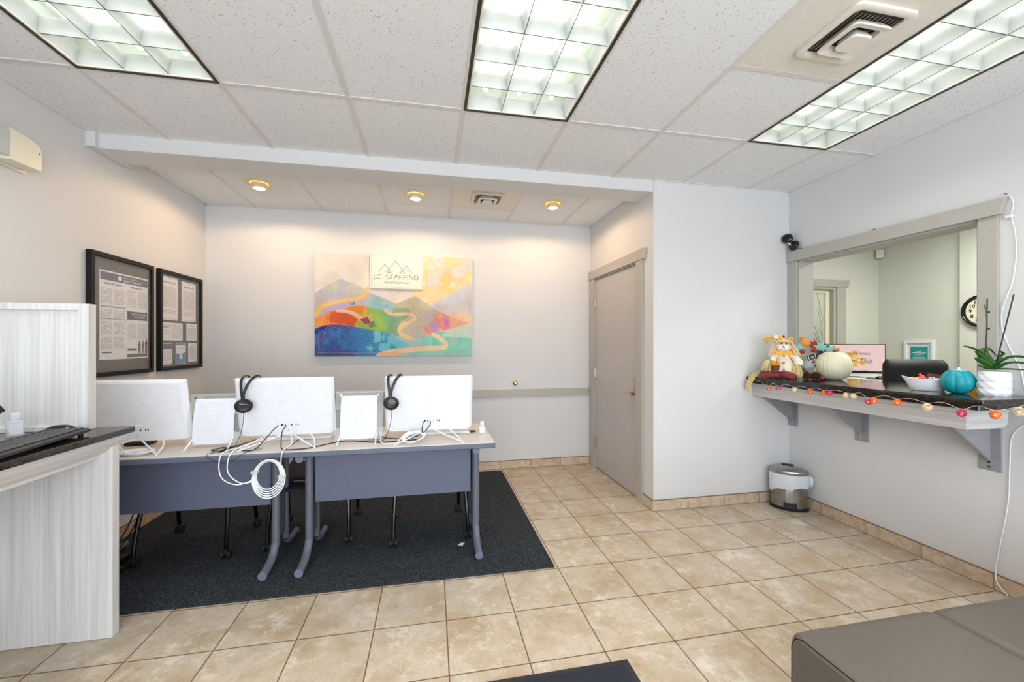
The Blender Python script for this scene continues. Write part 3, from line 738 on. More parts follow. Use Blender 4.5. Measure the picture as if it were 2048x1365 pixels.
def paint_colors(NX, NY):
    gx, gy = np.meshgrid((np.arange(NX)+.5)/NX, (np.arange(NY)+.5)/NY); X = 55+1788*gx; Y = (85+65*gx)+(1185-77*gx)*gy
    n1 = vnoise(X, Y, 90, 1)*.72+vnoise(X, Y, 30, 8)*.28; n2 = vnoise(X+Y*.3, Y-X*.2, 150, 2); n3 = vnoise(X, Y, 40, 3); n4 = vnoise(X, Y, 220, 4)
    warp = (n3-.5)*24; Xw = X+warp; Yw = Y+(n1-.5)*30
    img = np.zeros((NY, NX, 3)); 
    def put(mask, c, a=1.):
        c = np.array(c, float); a = a if np.isscalar(a) else a[mask][:, None]; img[mask] = img[mask]*(1-a)+c*a
    XC = X+(n1-.5)*190+(Y-750)*.35+(n3-.5)*40
    full = np.ones(X.shape, bool)
    put(full, (243, 234, 226)); put((n2 > .5), (246, 228, 206), .6)
    put((XC > 1050) & (n2+n1*.5 > .62) & (Y < 700), (253, 222, 160), .75); put((XC > 1350) & (n4+n1*.4 > .7) & (Y < 600), (255, 214, 130), .6); put((XC > 1100) & (n1 > .68), (240, 226, 214), .8)
    stripe = ((X+Y*.92) % 27) < 11
    ridge = [(1330, 690), (1560, 565), (1700, 490), (1900, 410), (1900, 960), (1330, 960)]
    mk = in_poly(Xw*.2+X*.8, Yw*.3+Y*.7, ridge); put(mk, (222, 216, 214)); put(mk & (n1 > .5), (214, 218, 226), .6); put(mk & (Y > 770+(n1-.5)*60) & (XC > 1560), (248, 208, 168), .85)
    mtn = [(40, 560), (200, 460), (330, 385), (420, 425), (520, 455), (650, 545), (800, 605), (900, 645), (1010, 710), (1010, 1000), (40, 1000)]
    mk = in_poly(X, Y, mtn); put(mk, (226, 220, 198)); put(mk & (Y < 560) & (n1 > .4), (206, 222, 200), .7); put(mk & (Y > 560) & (XC < 650), (214, 198, 200), .8)
    put(mk & (XC > 640) & (Y > 590), (172, 216, 214), .8); put(mk & (XC > 700) & (n1 > .55), (120, 196, 206), .5); put(mk & (n1 > .62) & (XC < 600), (196, 190, 214), .6); put(mk & (XC > 350) & (n2 > .6) & (Y < 700), (190, 216, 186), .6)
    put(mk & stripe & (Y > 500+(n1-.5)*120), (182, 176, 186), .45)
    put(near(X, Y, [(625, 505), (600, 560), (530, 610), (400, 635), (250, 665), (130, 700), (75, 770), (40, 860)], (20, 30)), (252, 206, 118), .92)
    lav = [(140, 735), (300, 680), (440, 640), (500, 665), (400, 720), (220, 775), (150, 790)]; put(in_poly(Xw, Yw, lav), (196, 176, 210), .85); put(in_poly(Xw, Yw, [(430, 680), (480, 640), (500, 660), (470, 690)]), (110, 150, 210), .8)
    hill = [(40, 850), (130, 800), (230, 755), (360, 740), (440, 700), (520, 690), (620, 700), (700, 725), (780, 740), (860, 790), (1000, 800), (1150, 830), (1010, 1060), (800, 1010), (640, 980), (500, 960), (250, 905), (40, 970)]
    mk = in_poly(X, Y, hill); f = np.clip((X-300)/700, 0, 1)[..., None]
    grad = np.where(f < .5, np.array((240, 128, 62))*(1-f*2)+np.array((240, 190, 82))*f*2, np.array((240, 200, 82))*(2-2*f)+np.array((112, 196, 158))*(2*f-1)); img[mk] = grad[mk]
    put(mk & (XC < 220), (248, 176, 86), .8); put(mk & (XC > 640) & (XC < 860) & (n1 > .45), (140, 204, 110), .8); put(mk & (XC > 780), (104, 192, 160), .6); put(mk & (n1 > .62) & (XC < 600), (250, 150, 80), .6)
    put(in_poly(Xw, Yw, [(220, 790), (330, 755), (430, 780), (520, 850), (470, 920), (320, 900), (230, 900)]), (226, 88, 58), .85)
    put(in_poly(Xw, Yw, [(380, 735), (480, 700), (600, 700), (560, 780), (470, 760)]), (240, 140, 50), .7)
    put(in_poly(Xw, Yw, [(480, 880), (600, 860), (720, 890), (800, 960), (860, 1005), (700, 985), (540, 945)]), (146, 190, 86), .9)
    put(in_poly(Xw, Yw, [(690, 780), (760, 760), (800, 870), (860, 990), (780, 960)]), (150, 210, 96), .85)
    put(in_poly(Xw, Yw, [(640, 880), (700, 870), (720, 940), (660, 945)]), (88, 120, 92), .8)
    put(near(X, Y, [(300, 752), (400, 760), (480, 785), (560, 840)], (16, 26)), (250, 206, 168), .95)
    put(in_poly(Xw, Yw, [(540, 850), (630, 812), (665, 885), (610, 895)]), (150, 48, 108), .9)
    put(mk & stripe & ((XC < 260) | (XC > 560)), (214, 150, 66), .35)
    mid = [(930, 680), (1050, 625), (1170, 585), (1260, 640), (1420, 745), (1600, 825), (1785, 888), (1640, 935), (1420, 1000), (1250, 1060), (1080, 1070), (860, 1020), (960, 860), (900, 790)]
    mk = in_poly(X, Y, mid); put(mk, (224, 212, 178)); put(mk & (XC < 1080) & (Y > 720), (140, 196, 160), .8); put(mk & (XC > 1150) & (Y > 740) & (n1 > .4), (208, 196, 196), .8); put(mk & (XC > 1410-(Y-800)*.3), (244, 178, 148), .95)
    put(mk & (XC > 1440) & (n1 > .5), (226, 138, 148), .7); put(in_poly(Xw, Yw, [(1330, 900), (1400, 870), (1440, 940), (1420, 1000), (1340, 970)]), (190, 160, 210), .85); put(in_poly(Xw, Yw, [(1500, 850), (1540, 850), (1560, 930), (1520, 940)]), (196, 120, 190), .8); put(in_poly(Xw, Yw, [(1250, 930), (1320, 960), (1420, 1010), (1300, 1010)]), (238, 150, 140), .8)
    put(mk & stripe & (XC < 1430), (148, 134, 112), .55)
    fr = [(850, 1015), (1080, 1066), (1250, 1050), (1420, 1000), (1640, 950), (1900, 880), (1900, 1290), (700, 1290)]
    mk = in_poly(X, Y, fr); put(mk, (176, 222, 206)); put(mk & (n2 > .45), (138, 212, 194), .8); put(mk & (XC > 1600) & (Y < 1060+(n1-.5)*80), (224, 226, 206), .8); put(mk & (XC < 1300) & (n1 > .4), (196, 216, 212), .7); put(mk & stripe & (XC < 1420), (150, 176, 176), .45)
    put(in_poly(Xw, Yw, [(1370, 1050), (1480, 1150), (1360, 1165)]), (120, 200, 190), .8)
    blue = [(40, 962), (150, 920), (260, 905), (400, 915), (520, 940), (680, 970), (820, 1000), (930, 1040), (1040, 1110), (1160, 1185), (900, 1215), (730, 1290), (40, 1290)]
    mk = in_poly(X, Y, blue); f = np.clip((X-250)/750, 0, 1)[..., None]; g = np.array((36, 62, 150))*(1-f)+np.array((60, 176, 206))*f; img[mk] = g[mk]
    put(mk & (n1 > .5) & (XC < 520), (66, 46, 128), .85); put(mk & (n3 > .72) & (XC < 800), (34, 110, 190), .7); put(mk & (XC > 820) & (n1 > .4), (140, 214, 212), .7); put(mk & (XC < 220) & (Y > 1180), (74, 34, 84), .8); put(mk & (Y > 1200) & (XC < 700), (48, 44, 120), .7)
    put(mk & stripe & (XC+Y > 1180+(n1-.5)*200), (150, 214, 232), .5)
    put(near(X, Y, [(830, 735), (860, 775), (940, 790), (1060, 785), (1140, 800), (1160, 840), (1100, 880), (1020, 915), (985, 970), (1020, 1025), (1110, 1062)], (15, 26)), (250, 214, 160), .95)
    put(near(X, Y, [(1380, 1020), (1440, 1050), (1510, 1100), (1530, 1140), (1470, 1170), (1250, 1180), (1000, 1205), (880, 1225), (760, 1262)], (22, 34)), (250, 214, 172), .95)
    put(in_poly(X, Y, [(725, 1290), (800, 1225), (960, 1212), (1000, 1290)]), (246, 182, 138), .9)
    put(mk & (n1 > 2), (0, 0, 0))
    for q in ((100, 960, 104, 1235), (100, 1228, 1805, 1232), (1802, 560, 1806, 1232)): put((X > q[0]) & (X < q[2]) & (Y > q[1]) & (Y < q[3]), (236, 170, 140), .7)
    img *= 1+(n2[..., None]-.5)*.10+(n1[..., None]-.5)*.08; img += (vnoise(X, Y, 9, 5)[..., None]-.5)*6
    a = np.clip(img, 0, 255)/255; a = a*.93; return np.where(a <= .04045, a/12.92, ((a+.055)/1.055)**2.4)
t = thing('wall_painting', 'wide frameless canvas of colourful abstract mountains and winding roads on the back wall', 'painting', (-.355, YB, 1.22))
px0, px1, pz0, pz1, py = -1.124, .411, 1.221, 2.240, YB-.04
MB().box(px0, px1, py, YB-.001, pz0, pz1).build('stretcher', 'white_paint', t)
NX, NY = 520, 350
me = bpy.data.meshes.new('canvas_print')
xs = np.linspace(px0, px1, NX+1); zs = np.linspace(pz1, pz0, NY+1); gx, gz = np.meshgrid(xs, zs)
V = np.stack([gx.ravel()-(-.355), np.full(gx.size, py-.0012-YB), gz.ravel()-1.22], 1)
ii, jj = np.meshgrid(np.arange(NX), np.arange(NY)); a = (jj*(NX+1)+ii).ravel()
F = np.stack([a, a+NX+1, a+NX+2, a+1], 1)
me.from_pydata(V.tolist(), [], F.tolist()); me.materials.append(M['print'])
ca = me.color_attributes.new('Col', 'FLOAT_COLOR', 'POINT'); col = paint_colors((NX+1)*2, (NY+1)*2).reshape(NY+1, 2, NX+1, 2, 3).mean((1, 3)).reshape(-1, 3)
buf = np.ones(((NX+1)*(NY+1), 4)); buf[:, :3] = col; ca.data.foreach_set('color', buf.ravel())
o = bpy.data.objects.new('canvas_print', me); C.objects.link(o); o.parent = t
# logo plaque standing off the top of the canvas
t = thing('logo_sign', 'cream company name plaque mounted over the top of the mountain painting', 'sign', (-.35, py, 1.9))
sx0, sx1, sz0, sz1, sy = -.606, -.095, 1.896, 2.225, YB-.062
MB().box(sx0, sx1, sy, py-.0014, sz0, sz1).build('plaque', plain('cream_plaque', (240, 234, 220), .5), t, bevel=.001)
m = MB(); X0, Z0, k = sx0, sz1, (sx1-sx0)/597.; Yt = sy-.0012
def sp(x, y): return (X0+(x-683)*k, Yt, Z0-(y-118)*k)
def pl(pts, r=.0016, mb=None):
    for a, b in zip(pts[:-1], pts[1:]): (mb or m).tube([sp(*a), sp(*b)], r, 5)
pl([(785, 305), (847, 218), (920, 310), (867, 310), (970, 172), (1075, 315), (1022, 315), (1097, 228), (1160, 318)])
m.build('mountain_emblem', 'mat_board', t)
m = MB()
def ltr(ch, x, y, w, h):
    P = lambda u, v: (x+u*w, y+v*h)
    def arc(cx, cy, rx, ry, a0, a1, n=12): return [P(cx+rx*math.cos(math.radians(a0+(a1-a0)*i/n)), cy-ry*math.sin(math.radians(a0+(a1-a0)*i/n))) for i in range(n+1)]
    L = {'L': [[P(0, 0), P(0, 1), P(.9, 1)]], 'C': [arc(.5, .5, .5, .5, 45, 315)], 'T': [[P(0, 0), P(1, 0)], [P(.5, 0), P(.5, 1)]], 'A': [[P(0, 1), P(.5, 0), P(1, 1)]],
         'F': [[P(0, 1), P(0, 0), P(.9, 0)], [P(0, .5), P(.8, .5)]], 'I': [[P(.5, 0), P(.5, 1)]], 'N': [[P(0, 1), P(0, 0), P(1, 1), P(1, 0)]],
         'G': [arc(.5, .5, .5, .5, 45, 360)+[P(.55, .5)]], 'S': [arc(.5, .26, .42, .26, 30, 250, 8)+arc(.5, .74, .45, .26, 70, -150, 8)]}[ch]
    for q in L: pl(q, .0021, m)
for ch, x, w_ in (('L', 728, 34), ('C', 762, 58), ('S', 862, 44), ('T', 908, 40), ('A', 950, 58), ('F', 1016, 34), ('F', 1062, 34), ('I', 1098, 18), ('N', 1128, 42), ('G', 1182, 52)): ltr(ch, x, 338, w_, 52)
m.build('lettering', 'mat_board', t)
m = MB(); m.text('Moving People Forward', .0245, FACE_Y((-.345, sy-.0006, Z0-(428-118)*k)), 'CENTER', 0, .0002); m.build('tagline', 'mat_board', t)
m = MB()
for a, b in (((697, 112), (697, 480)), ((697, 480), (1270, 490)), ((1270, 490), (1270, 125))): m.tube([sp(*a), sp(*b)], .0007, 4)
m.build('border_line', 'ink', t)
# wall bumper
m = MB(); m.lathe([(.001, 0), (.026, 0), (.027, .004), (.022, .010), (.014, .014), (.012, .020), (.016, .028), (.015, .034), (.001, .036)], n=24)
m2 = MB(); Tm = R3([(1, 0, 0), (0, 0, 1), (0, -1, 0)], (.883, YB, .918)); m2.add([tuple(Tm @ Vector(v)) for v in m.v], m.f)
solo(m2, 'door_stop', 'brass', 'small round brass door bumper on the back wall above the grey rail', 'door bumper', (.883, YB, .918), smooth=True)

# ================================================================== rugs
solo(MB().box(XL+.011, .722, 2.344, 4.236, .0005, .008), 'carpet', 'carpet', 'large charcoal carpet lying under the two tables and their chairs', 'carpet', (-.68, 3.29, 0), bevel=.003)
t = thing('doormat', 'navy-black entrance mat with rubber rim at the bottom edge, on the tiles', 'doormat', (.2, 1.1, 0))
T0 = Matrix.Translation((.811, 1.598, 0)) @ Matrix.Rotation(.0, 4, 'Z')
m = MB().tf(T0).box(-.9, 0, -.62, 0, .0005, .006); m.build('rubber_backing', 'mat_rim', t, bevel=.003)
m = MB().tf(T0).box(-.87, -.03, -.59, -.03, .006, .012); m.build('pile', 'mat_black', t, bevel=.003)

# ================================================================== left counter
t = thing('stand_up_counter', 'stand-up kiosk counter with dark granite top against the left wall', 'counter', (-1.74, 1.4, 0))
m = MB().box(XL+.001, -1.39, .3, 2.256, .922, .95).build('granite_top', 'granite', t, bevel=.004)
pr = [(-1.405, .9215), (-1.41, .905), (-1.432, .872), (-1.458, .846), (-1.475, .838), (-1.475, .825), (-1.50, .825), (-1.50, .9215)]
MB().prism(pr, 1, .35, 2.235).build('apron', 'wood_y', t, smooth=True, angle=60)
MB().box(XL+.012, -1.43, 2.170, 2.215, .001, .9215).build('end_panel', 'wood_z', t, bevel=.003)
MB().box(XL+.012, -1.49, .36, .40, .001, .9215).build('side_panel', 'wood_z', t)
t = thing('privacy_divider', 'whitewashed wood privacy divider standing on the left granite counter', 'divider', (-1.8, 2.2, .95))
zt = 1.523
m = MB().box(-1.565, -1.527, 2.178, 2.222, .9505, zt).box(XL+.001, -1.565, 2.178, 2.222, zt-.03, zt).box(XL+.001, -1.565, 2.178, 2.222, .9505, .972)
m.build('divider_frame', 'wood_z', t, bevel=.0015)
MB().box(XL+.001, -1.565, 2.19, 2.21, .972, zt-.03).build('divider_panel', 'wood_z', t)
# keyboard on the counter
KL, KW = .46, .155
t = thing('keyboard', 'black full-size keyboard on the left granite counter', 'keyboard', (-1.452, 2.085, .95), math.radians(8.0)-PI/2)
Tk = Matrix.Translation((-1.452, 2.085, .962)) @ Matrix.Rotation(math.radians(8.0)-PI/2, 4, 'Z') @ Matrix.Rotation(math.radians(0), 4, 'X')
# local: x runs along the long side towards -Y of the room, y across towards the room side
m = MB().tf(Tk).prism([(-KW, 0.002), (0, 0.0), (0, .012), (-.012, .016), (-KW, .017)], 0, 0, KL)
m.build('keyboard_case', 'black', t, bevel=.003)
for q in ((.01, .03, -KW+.01, -KW+.02, -.0115, .003), (KL-.03, KL-.01, -KW+.01, -KW+.02, -.0115, .003), (.01, .03, -.03, -.02, -.0115, .004), (KL-.03, KL-.01, -.03, -.02, -.0115, .004)): MB().tf(Tk).box(*q).build('foot', 'black', t)
m = MB().tf(Tk @ Matrix.Rotation(math.radians(-.4), 4, 'X'))
for row in range(6):
    y = -.028-row*.0205-(.005 if row == 5 else 0); x = .012
    while x < KL-.02:
        wk = .0175
        if row == 0 and .21 < x < .33: wk = .10
        if .105 < x < .118 or .175 < x < .186: x += .009
        m.box(x, x+wk-.002, y-.008, y+.0095, .0155, .0205); x += wk+.0005
m.build('key_field', plain('dark_keycaps', (38, 38, 40), .35), t, bevel=.0012, seg=1)
m = MB(); m.ball((0, 0, 0), .060, .031, .034, 20, 12)
mm = MB(); Tq = Matrix.Translation((-1.610, 2.142, .9505)) @ Matrix.Rotation(.08, 4, 'Z'); mm.add([tuple(Tq @ Vector((v[0], v[1], max(0, v[2]+.006*(v[0] > 0)*v[0]/.058)))) for v in m.v], m.f)
solo(mm, 'computer_mouse', 'black_gloss', 'black computer mouse between keyboard and privacy divider', 'mouse', (-1.610, 2.142, .95), smooth=True)
def bottle(loc, w, d, h, rot, label, lab_mat='paper'):
    t = thing('sanitizer_bottle', label, 'bottle', loc, rot)
    T = Matrix.Translation(loc) @ Matrix.Rotation(rot, 4, 'Z')
    def Rr(hx, hy, z): return [(x, y, z) for x, y in rrect(0, 0, hx, hy, min(hx, hy)*.35)]
    m = MB().tf(T); b = h*.68
    R_ = [Rr(w/2*.92, d/2*.92, .0005), Rr(w/2, d/2, .004), Rr(w/2, d/2, b*.92), Rr(w/2*.85, d/2*.85, b), Rr(w*.2, d*.26, b*1.06)]
    loft(m, R_); n = len(R_[0]); m.add(R_[0], [tuple(range(n))[::-1]]); m.add(R_[-1], [tuple(range(n))]); m.build('bottle_body', 'clear', t, smooth=True)
    m = MB().tf(T); c = [Rr(w*.27, d*.36, b*1.06), Rr(w*.29, d*.38, b*1.1), Rr(w*.27, d*.36, h)]; loft(m, c); m.add(c[-1], [tuple(range(n))]); m.build('cap', 'white', t, smooth=True)
    MB().tf(T).box(-w*.38, w*.38, -d/2-.0006, -d/2+.0004, h*.08, b*.85).build('bottle_label', lab_mat, t)
    return t
bottle((-1.735, 2.10, .95), .05, .03, .098, math.radians(50), 'clear sanitizer bottle with white label on the left granite counter')
# corner of a black tablet at the left frame edge
t = thing('tablet', 'black tablet on a stand whose corner pokes in at the left edge above the counter', 'tablet', (-1.64, 1.72, .95))
Tn = Matrix.Translation((-1.556, 1.85, 1.092)) @ Matrix.Rotation(math.radians(62), 4, 'Z') @ Matrix.Rotation(math.radians(-30), 4, 'Y') @ Matrix.Rotation(math.radians(-10), 4, 'X')
MB().tf(Tn).box(-.20, 0, -.004, .006, 0, .14).build('housing', 'black', t, bevel=.004, seg=3)
MB().tf(Tn).box(-.19, -.01, -.0052, -.0042, .01, .13).build('screen', 'black_gloss', t)
m = MB().tube([tuple(Tn @ Vector((-.10, .01, .07))), (-1.68, 1.77, 1.0), (-1.69, 1.76, .962)], .012, 12).cyl((-1.69, 1.76, .9505), (-1.69, 1.76, .962), .05, n=24); m.build('tablet_stand', 'black', t)

# ================================================================== folding training tables
TZ = .722
def make_table():
    t = local('training_table', 'x', 'table', 'twin training tables with blue-grey legs on the carpet')
    # local frame: x 0..1.218, y 0 (front edge) .. .635
    MB().box(.004, 1.214, .006, .63, TZ-.006, TZ).build('tabletop', 'tabletop', t, bevel=.001)
    MB().box(0, 1.218, 0, .635, TZ-.036, TZ-.0062).build('edge_band', 'edge', t, bevel=.006, seg=3)
    MB().box(.118, 1.085, .225, .237, .348, TZ-.037).build('modesty_panel', 'panelgrey', t, bevel=.0015)
    for x in (.087, 1.118):
        m = MB(); r = .0235
        m.tube([(x, .215, TZ-.045), (x, .215, .17), (x, .205, .115), (x, .155, .06), (x, .09, .035), (x, .012, .0245)], r, 16, smooth=5)
        m.tube([(x, .385, TZ-.045), (x, .385, .13), (x, .39, .07), (x, .43, .032), (x, .50, .0245), (x, .60, .0245)], r*.8, 16, smooth=5)
        l = m.build('leg', 'steelgrey', t, smooth=True)
        MB().cyl((x, .0125, .0245), (x, .007, .0243), r*1.02, n=20).build('end_cap', 'capgrey', l, smooth=True)
        MB().box(x-.006, x+.006, .215, .385, .13, TZ-.04).build('leg_plate', 'panelplate', l)
        b = MB().tube([(x-.012, .065, TZ-.06), (x-.012, .58, TZ-.06)], .021, 16).build('support_bar', 'steelgrey', l, smooth=True)
        MB().cyl((x-.012, .066, TZ-.06), (x-.012, .060, TZ-.06), .0222, n=20).build('bar_cap', 'capgrey', l, smooth=True)
    return t
tb = make_table(); tb.location = (-.832, 2.497, .009); tb['label'] = 'right-hand training table, with its right end free and two monitors on it'
dup(tb, (-2.054, 2.505, .009), 0, 'left-hand training table, its left end hidden behind the granite counter')
TZ += .009
# ---------------- chairs behind the tables
def make_chair():
    t = local('stacking_chair', 'x', 'chair', 'black perforated chairs on casters behind the tables')
    # front toward -y ; local origin at floor centre
    for sx in (-1, 1):
        for (yf, nm, top) in ((-.235, 'leg', (-.06, .44)), (.235, 'leg', (.16, .44))):
            x = sx*.245
            m = MB().tube([(x, yf, .062), (x*.985, yf*.9, .2), (x*.93, top[0]+(-.09 if yf < 0 else 0), .40), (x*.88, top[0], .435)], .0125, 10, smooth=4)
            l = m.build('leg', 'black_gloss', t, smooth=True)
            m = MB()
            for dx in (-.017, .017): m.cyl((x+.018*0+dx-.006, yf+.012, .0255), (x+dx+.006, yf+.012, .0255), .025, n=18)
            m.cyl((x, yf, .03), (x, yf, .07), .011, n=10); m.cyl((x-.02, yf+.012, .0255), (x+.02, yf+.012, .0255), .006, n=8)
            m.build('caster', 'rubber', l, smooth=True)
    prof = []
    m = MB(); NX, NY = 10, 12
    def shell(fn, th, nrm):
        V = []; 
        for k in (0, 1):
            for j in range(NY+1):
                for i in range(NX+1):
                    p = Vector(fn(i/NX*2-1, j/NY)); V.append(tuple(p+Vector(nrm)*th*k))
        n = (NX+1)*(NY+1); F = []
        for j in range(NY):
            for i in range(NX):
                a = j*(NX+1)+i; F.append((a, a+1, a+NX+2, a+NX+1)); F.append((n+a+NX+1, n+a+NX+2, n+a+1, n+a))
        for i in range(NX): F.append((i, n+i, n+i+1, i+1)); a = NY*(NX+1)+i; F.append((a+1, n+a+1, n+a, a))
        for j in range(NY): a = j*(NX+1); F.append((a+NX+1, n+a+NX+1, n+a, a)); a += NX; F.append((a, n+a, n+a+NX+1, a+NX+1))
        return V, F
    V, F = shell(lambda u, v: (u*(.235-.02*v), -.235+.45*v, .450+.012*u*u-.022*math.sin(PI*v)-.065*(max(0, .25-v)/.25)**1.5), -.014, (0, 0, 1))
    MB().add(V, F).build('seat', 'perf', t, smooth=True, angle=60)
    MB().tube([(-.2, -.2, .43), (-.2, .2, .425), (.2, .2, .425), (.2, -.2, .43)], .011, 8, closed=True).build('seat_frame', 'black_gloss', t, smooth=True)
    V, F = shell(lambda u, v: (u*(.225-.01*abs(v-.5)), .255+.045*v-.04*u*u*-1-.03, .615+.205*v-.012*u*u*(1 if v > .5 else -1)), .012, (0, 1, 0))
    MB().add(V, F).build('backrest', 'perf', t, smooth=True, angle=60)
    for sx in (-1, 1): MB().tube([(sx*.2, .18, .43), (sx*.205, .245, .50), (sx*.205, .275, .62), (sx*.205, .29, .72)], .0115, 8, smooth=4).build('back_post', 'black_gloss', t, smooth=True)
    return t
ch = make_chair(); ch.location = (-1.50, 3.04, .009); ch.rotation_euler = (0, 0, .02); ch['label'] = 'leftmost black perforated caster chair, behind the left-hand table by the left wall'
dup(ch, (-.80, 3.10, .009), .05, 'middle black perforated caster chair, seen through the gap between the two tables')
dup(ch, (-.02, 3.01, .009), .07, 'rightmost black perforated caster chair, behind the right-hand table')

# ---------------- all-in-one computers seen from behind
def make_aio():
    t = local('all_in_one_computer', 'x', 'computer', 'white all-in-one computers on the tables, backs to the room')
    W, H = .552, .352; TL = math.radians(11)
    # body frame: origin bottom centre at (0, .24, .062); tilts so that the top leans towards the viewer
    T = Matrix.Translation((0, .215, .060)) @ Matrix.Rotation(TL, 4, 'X')
    def rg(hw, z0, z1, y, r): return [(x, y, z) for x, z in rrect(0, (z0+z1)/2, hw, (z1-z0)/2, r)]
    m = MB().tf(T); R_ = [rg(W/2-.002, .002, H-.002, .012, .006), rg(W/2, 0, H, .008, .007), rg(W/2, 0, H, -.004, .007), rg(W/2-.004, .004, H-.003, -.008, .006), rg(W/2-.012, -.006, H-.008, -.018, .012), rg(W/2-.026, -.008, H-.016, -.022, .018)]
    loft(m, R_); n = len(R_[0]); m.add(R_[0], [tuple(range(n))]); m.add(R_[-1], [tuple(range(n))[::-1]]); m.build('rear_shell', 'white', t, smooth=True, angle=25)
    MB().tf(T).box(-W/2+.006, W/2-.006, .0121, .0135, .03, H-.006).build('screen', 'black_gloss', t)
    m = MB().tf(T); z = .052
    for x, w_ in ((-.035, .010), (-.014, .005), (.022, .006), (.048, .005), (.060, .005)): m.box(x, x+w_, -.0234, -.0215, z, z+.0115)
    m.box(.004, .010, -.0234, -.0215, .022, .0245); pt = m.build('port_row', 'black', t)
    m = MB().tf(T).ring((0, -.0224, .19), .034, .0011, 'y', 40, 6); m.text('hp', .046, T.inverted() @ T @ FACE_Y((0, -.0224, .192)), 'CENTER', -.0008, .0006)
    m.build('round_emblem', 'white', t, smooth=True)
    MB().tf(T).box(-.06, .06, -.0205, -.0185, H-.0155, H-.0135).build('vent_slot', 'ink', t)
    m = MB()
    for sx in (-1, 1):
        m.tube([(sx*.012, .20, .058), (sx*.10, .12, .030), (sx*.195, .022, .0048), (sx*.20, .016, .0048), (sx*.20, .022, .0048), (sx*.16, .15, .03), (sx*.10, .235, .060)], .0046, 8, smooth=3)
    m.tube([(-.10, .235, .060), (.10, .235, .060)], .0045, 8)
    m.build('wire_stand', 'white', t, smooth=True)
    return t
ai = make_aio(); MX = [-1.675, -.875, -.016]; MY = [2.535, 2.545, 2.515]
ai.location = (MX[0], MY[0], TZ); ai['label'] = 'leftmost white all-in-one computer, half hidden behind the privacy divider'
ai2 = dup(ai, (MX[1], MY[1], TZ), 0, 'middle white all-in-one computer, headphones on its top left, coiled cable hanging below')
ai3 = dup(ai, (MX[2], MY[2], TZ), 0, 'rightmost white all-in-one computer, at the free end of the right-hand table')
for x, y, lb in ((MX[1]+.03, 2.86, 'white keyboard under the middle all-in-one computer'), (MX[2]+.06, 2.84, 'white keyboard under the rightmost all-in-one computer')):
    t = thing('computer_keyboard', lb, 'keyboard', (x, y, TZ), 0, 'white keyboards on the tables')
    MB().box(x-.21, x+.21, y-.06, y+.065, TZ+.0005, TZ+.014).build('keyboard_case', 'white', t, bevel=.004)
    m = MB()
    for r in range(5):
        for c in range(22): m.box(x-.2+c*.0182, x-.2+c*.0182+.0155, y-.05+r*.0215, y-.05+r*.0215+.018, TZ+.014, TZ+.0165)
    m.build('key_field', 'white', t)
for x, y, lb in ((-1.245, 2.83, 'white mouse between the leftmost and middle computers'), (-.352, 2.83, 'white mouse between the paper stand and the rightmost computer')):
    m = MB(); m.ball((x, y, TZ+.001), .033, .056, .03, 18, 12); m.v = [(a, b, max(c, TZ+.0005)) for a, b, c in m.v]
    solo(m, 'computer_mouse', 'white', lb, 'mouse', (x, y, TZ), 'white mice on the tables', smooth=True)

# ---------------- curved acrylic copy stands
def make_copy():
    t = local('document_holder', 'x', 'paper stand', 'acrylic stands holding white sheets between the computers')
    def curve(v): return .085+.05*v-.018*math.sin(PI*v)
    def sheet(hw, z0, z1, off, th):
        V = []; N = 14
        for k in (0, 1):
            for j in range(N+1):
                v = z0+(z1-z0)*j/N; vv = v/.31
                for x in (-hw, hw): V.append((x, curve(vv)+off+th*k, v))
        n = 2*(N+1); F = []
        for j in range(N):
            a = 2*j; F += [(a, a+1, a+3, a+2), (n+a+2, n+a+3, n+a+1, n+a), (a, a+2, n+a+2, n+a), (a+1, n+a+1, n+a+3, a+3)]
        F += [(0, n, n+1, 1), (2*N, 2*N+1, n+2*N+1, n+2*N)]
        return V, F
    MB().add(*sheet(.142, .012, .312, .004, .0035)).build('acrylic_sheet', 'acrylic', t, smooth=True, angle=30)
    MB().add(*sheet(.108, .022, .284, -.001, .0007)).build('paper_sheet', 'paper', t, smooth=True, angle=30)
    m = MB()
    for j in range(24):
        z = .05+j*.0092; vv = z/.31; L = .16*(.6+.4*random.random())
        m.add([(-.085, curve(vv)-.0014, z), (-.085+L, curve(vv)-.0014, z), (-.085+L, curve(vv)-.0014, z+.0012), (-.085, curve(vv)-.0014, z+.0012)], [(0, 1, 2, 3)])
    m.build('faint_print', plain('faint_grey_print', (214, 215, 222), .6), t)
    for sx in (-1, 1):
        MB().tube([(sx*.11, .002, .004), (sx*.105, .085, .055)], .0042, 8).build('front_foot', 'white', t, smooth=True)
        MB().cyl((sx*.112, curve(.93)-.003, .289), (sx*.112, curve(.93)+.012, .289), .006, n=12).build('screw', 'chrome', t, smooth=True)
        MB().tube([(sx*.11, .2, .003), (sx*.108, .13, .05), (sx*.108, curve(.3)+.012, .09)], .004, 8).build('rear_foot', 'clear', t, smooth=True)
    return t
cp = make_copy(); cp.location = (-1.262, 2.60, TZ); cp['label'] = 'acrylic stand with white sheet between the leftmost and middle computers'
dup(cp, (-.447, 2.575, TZ), 0, 'acrylic stand with white sheet between the middle and rightmost computers')

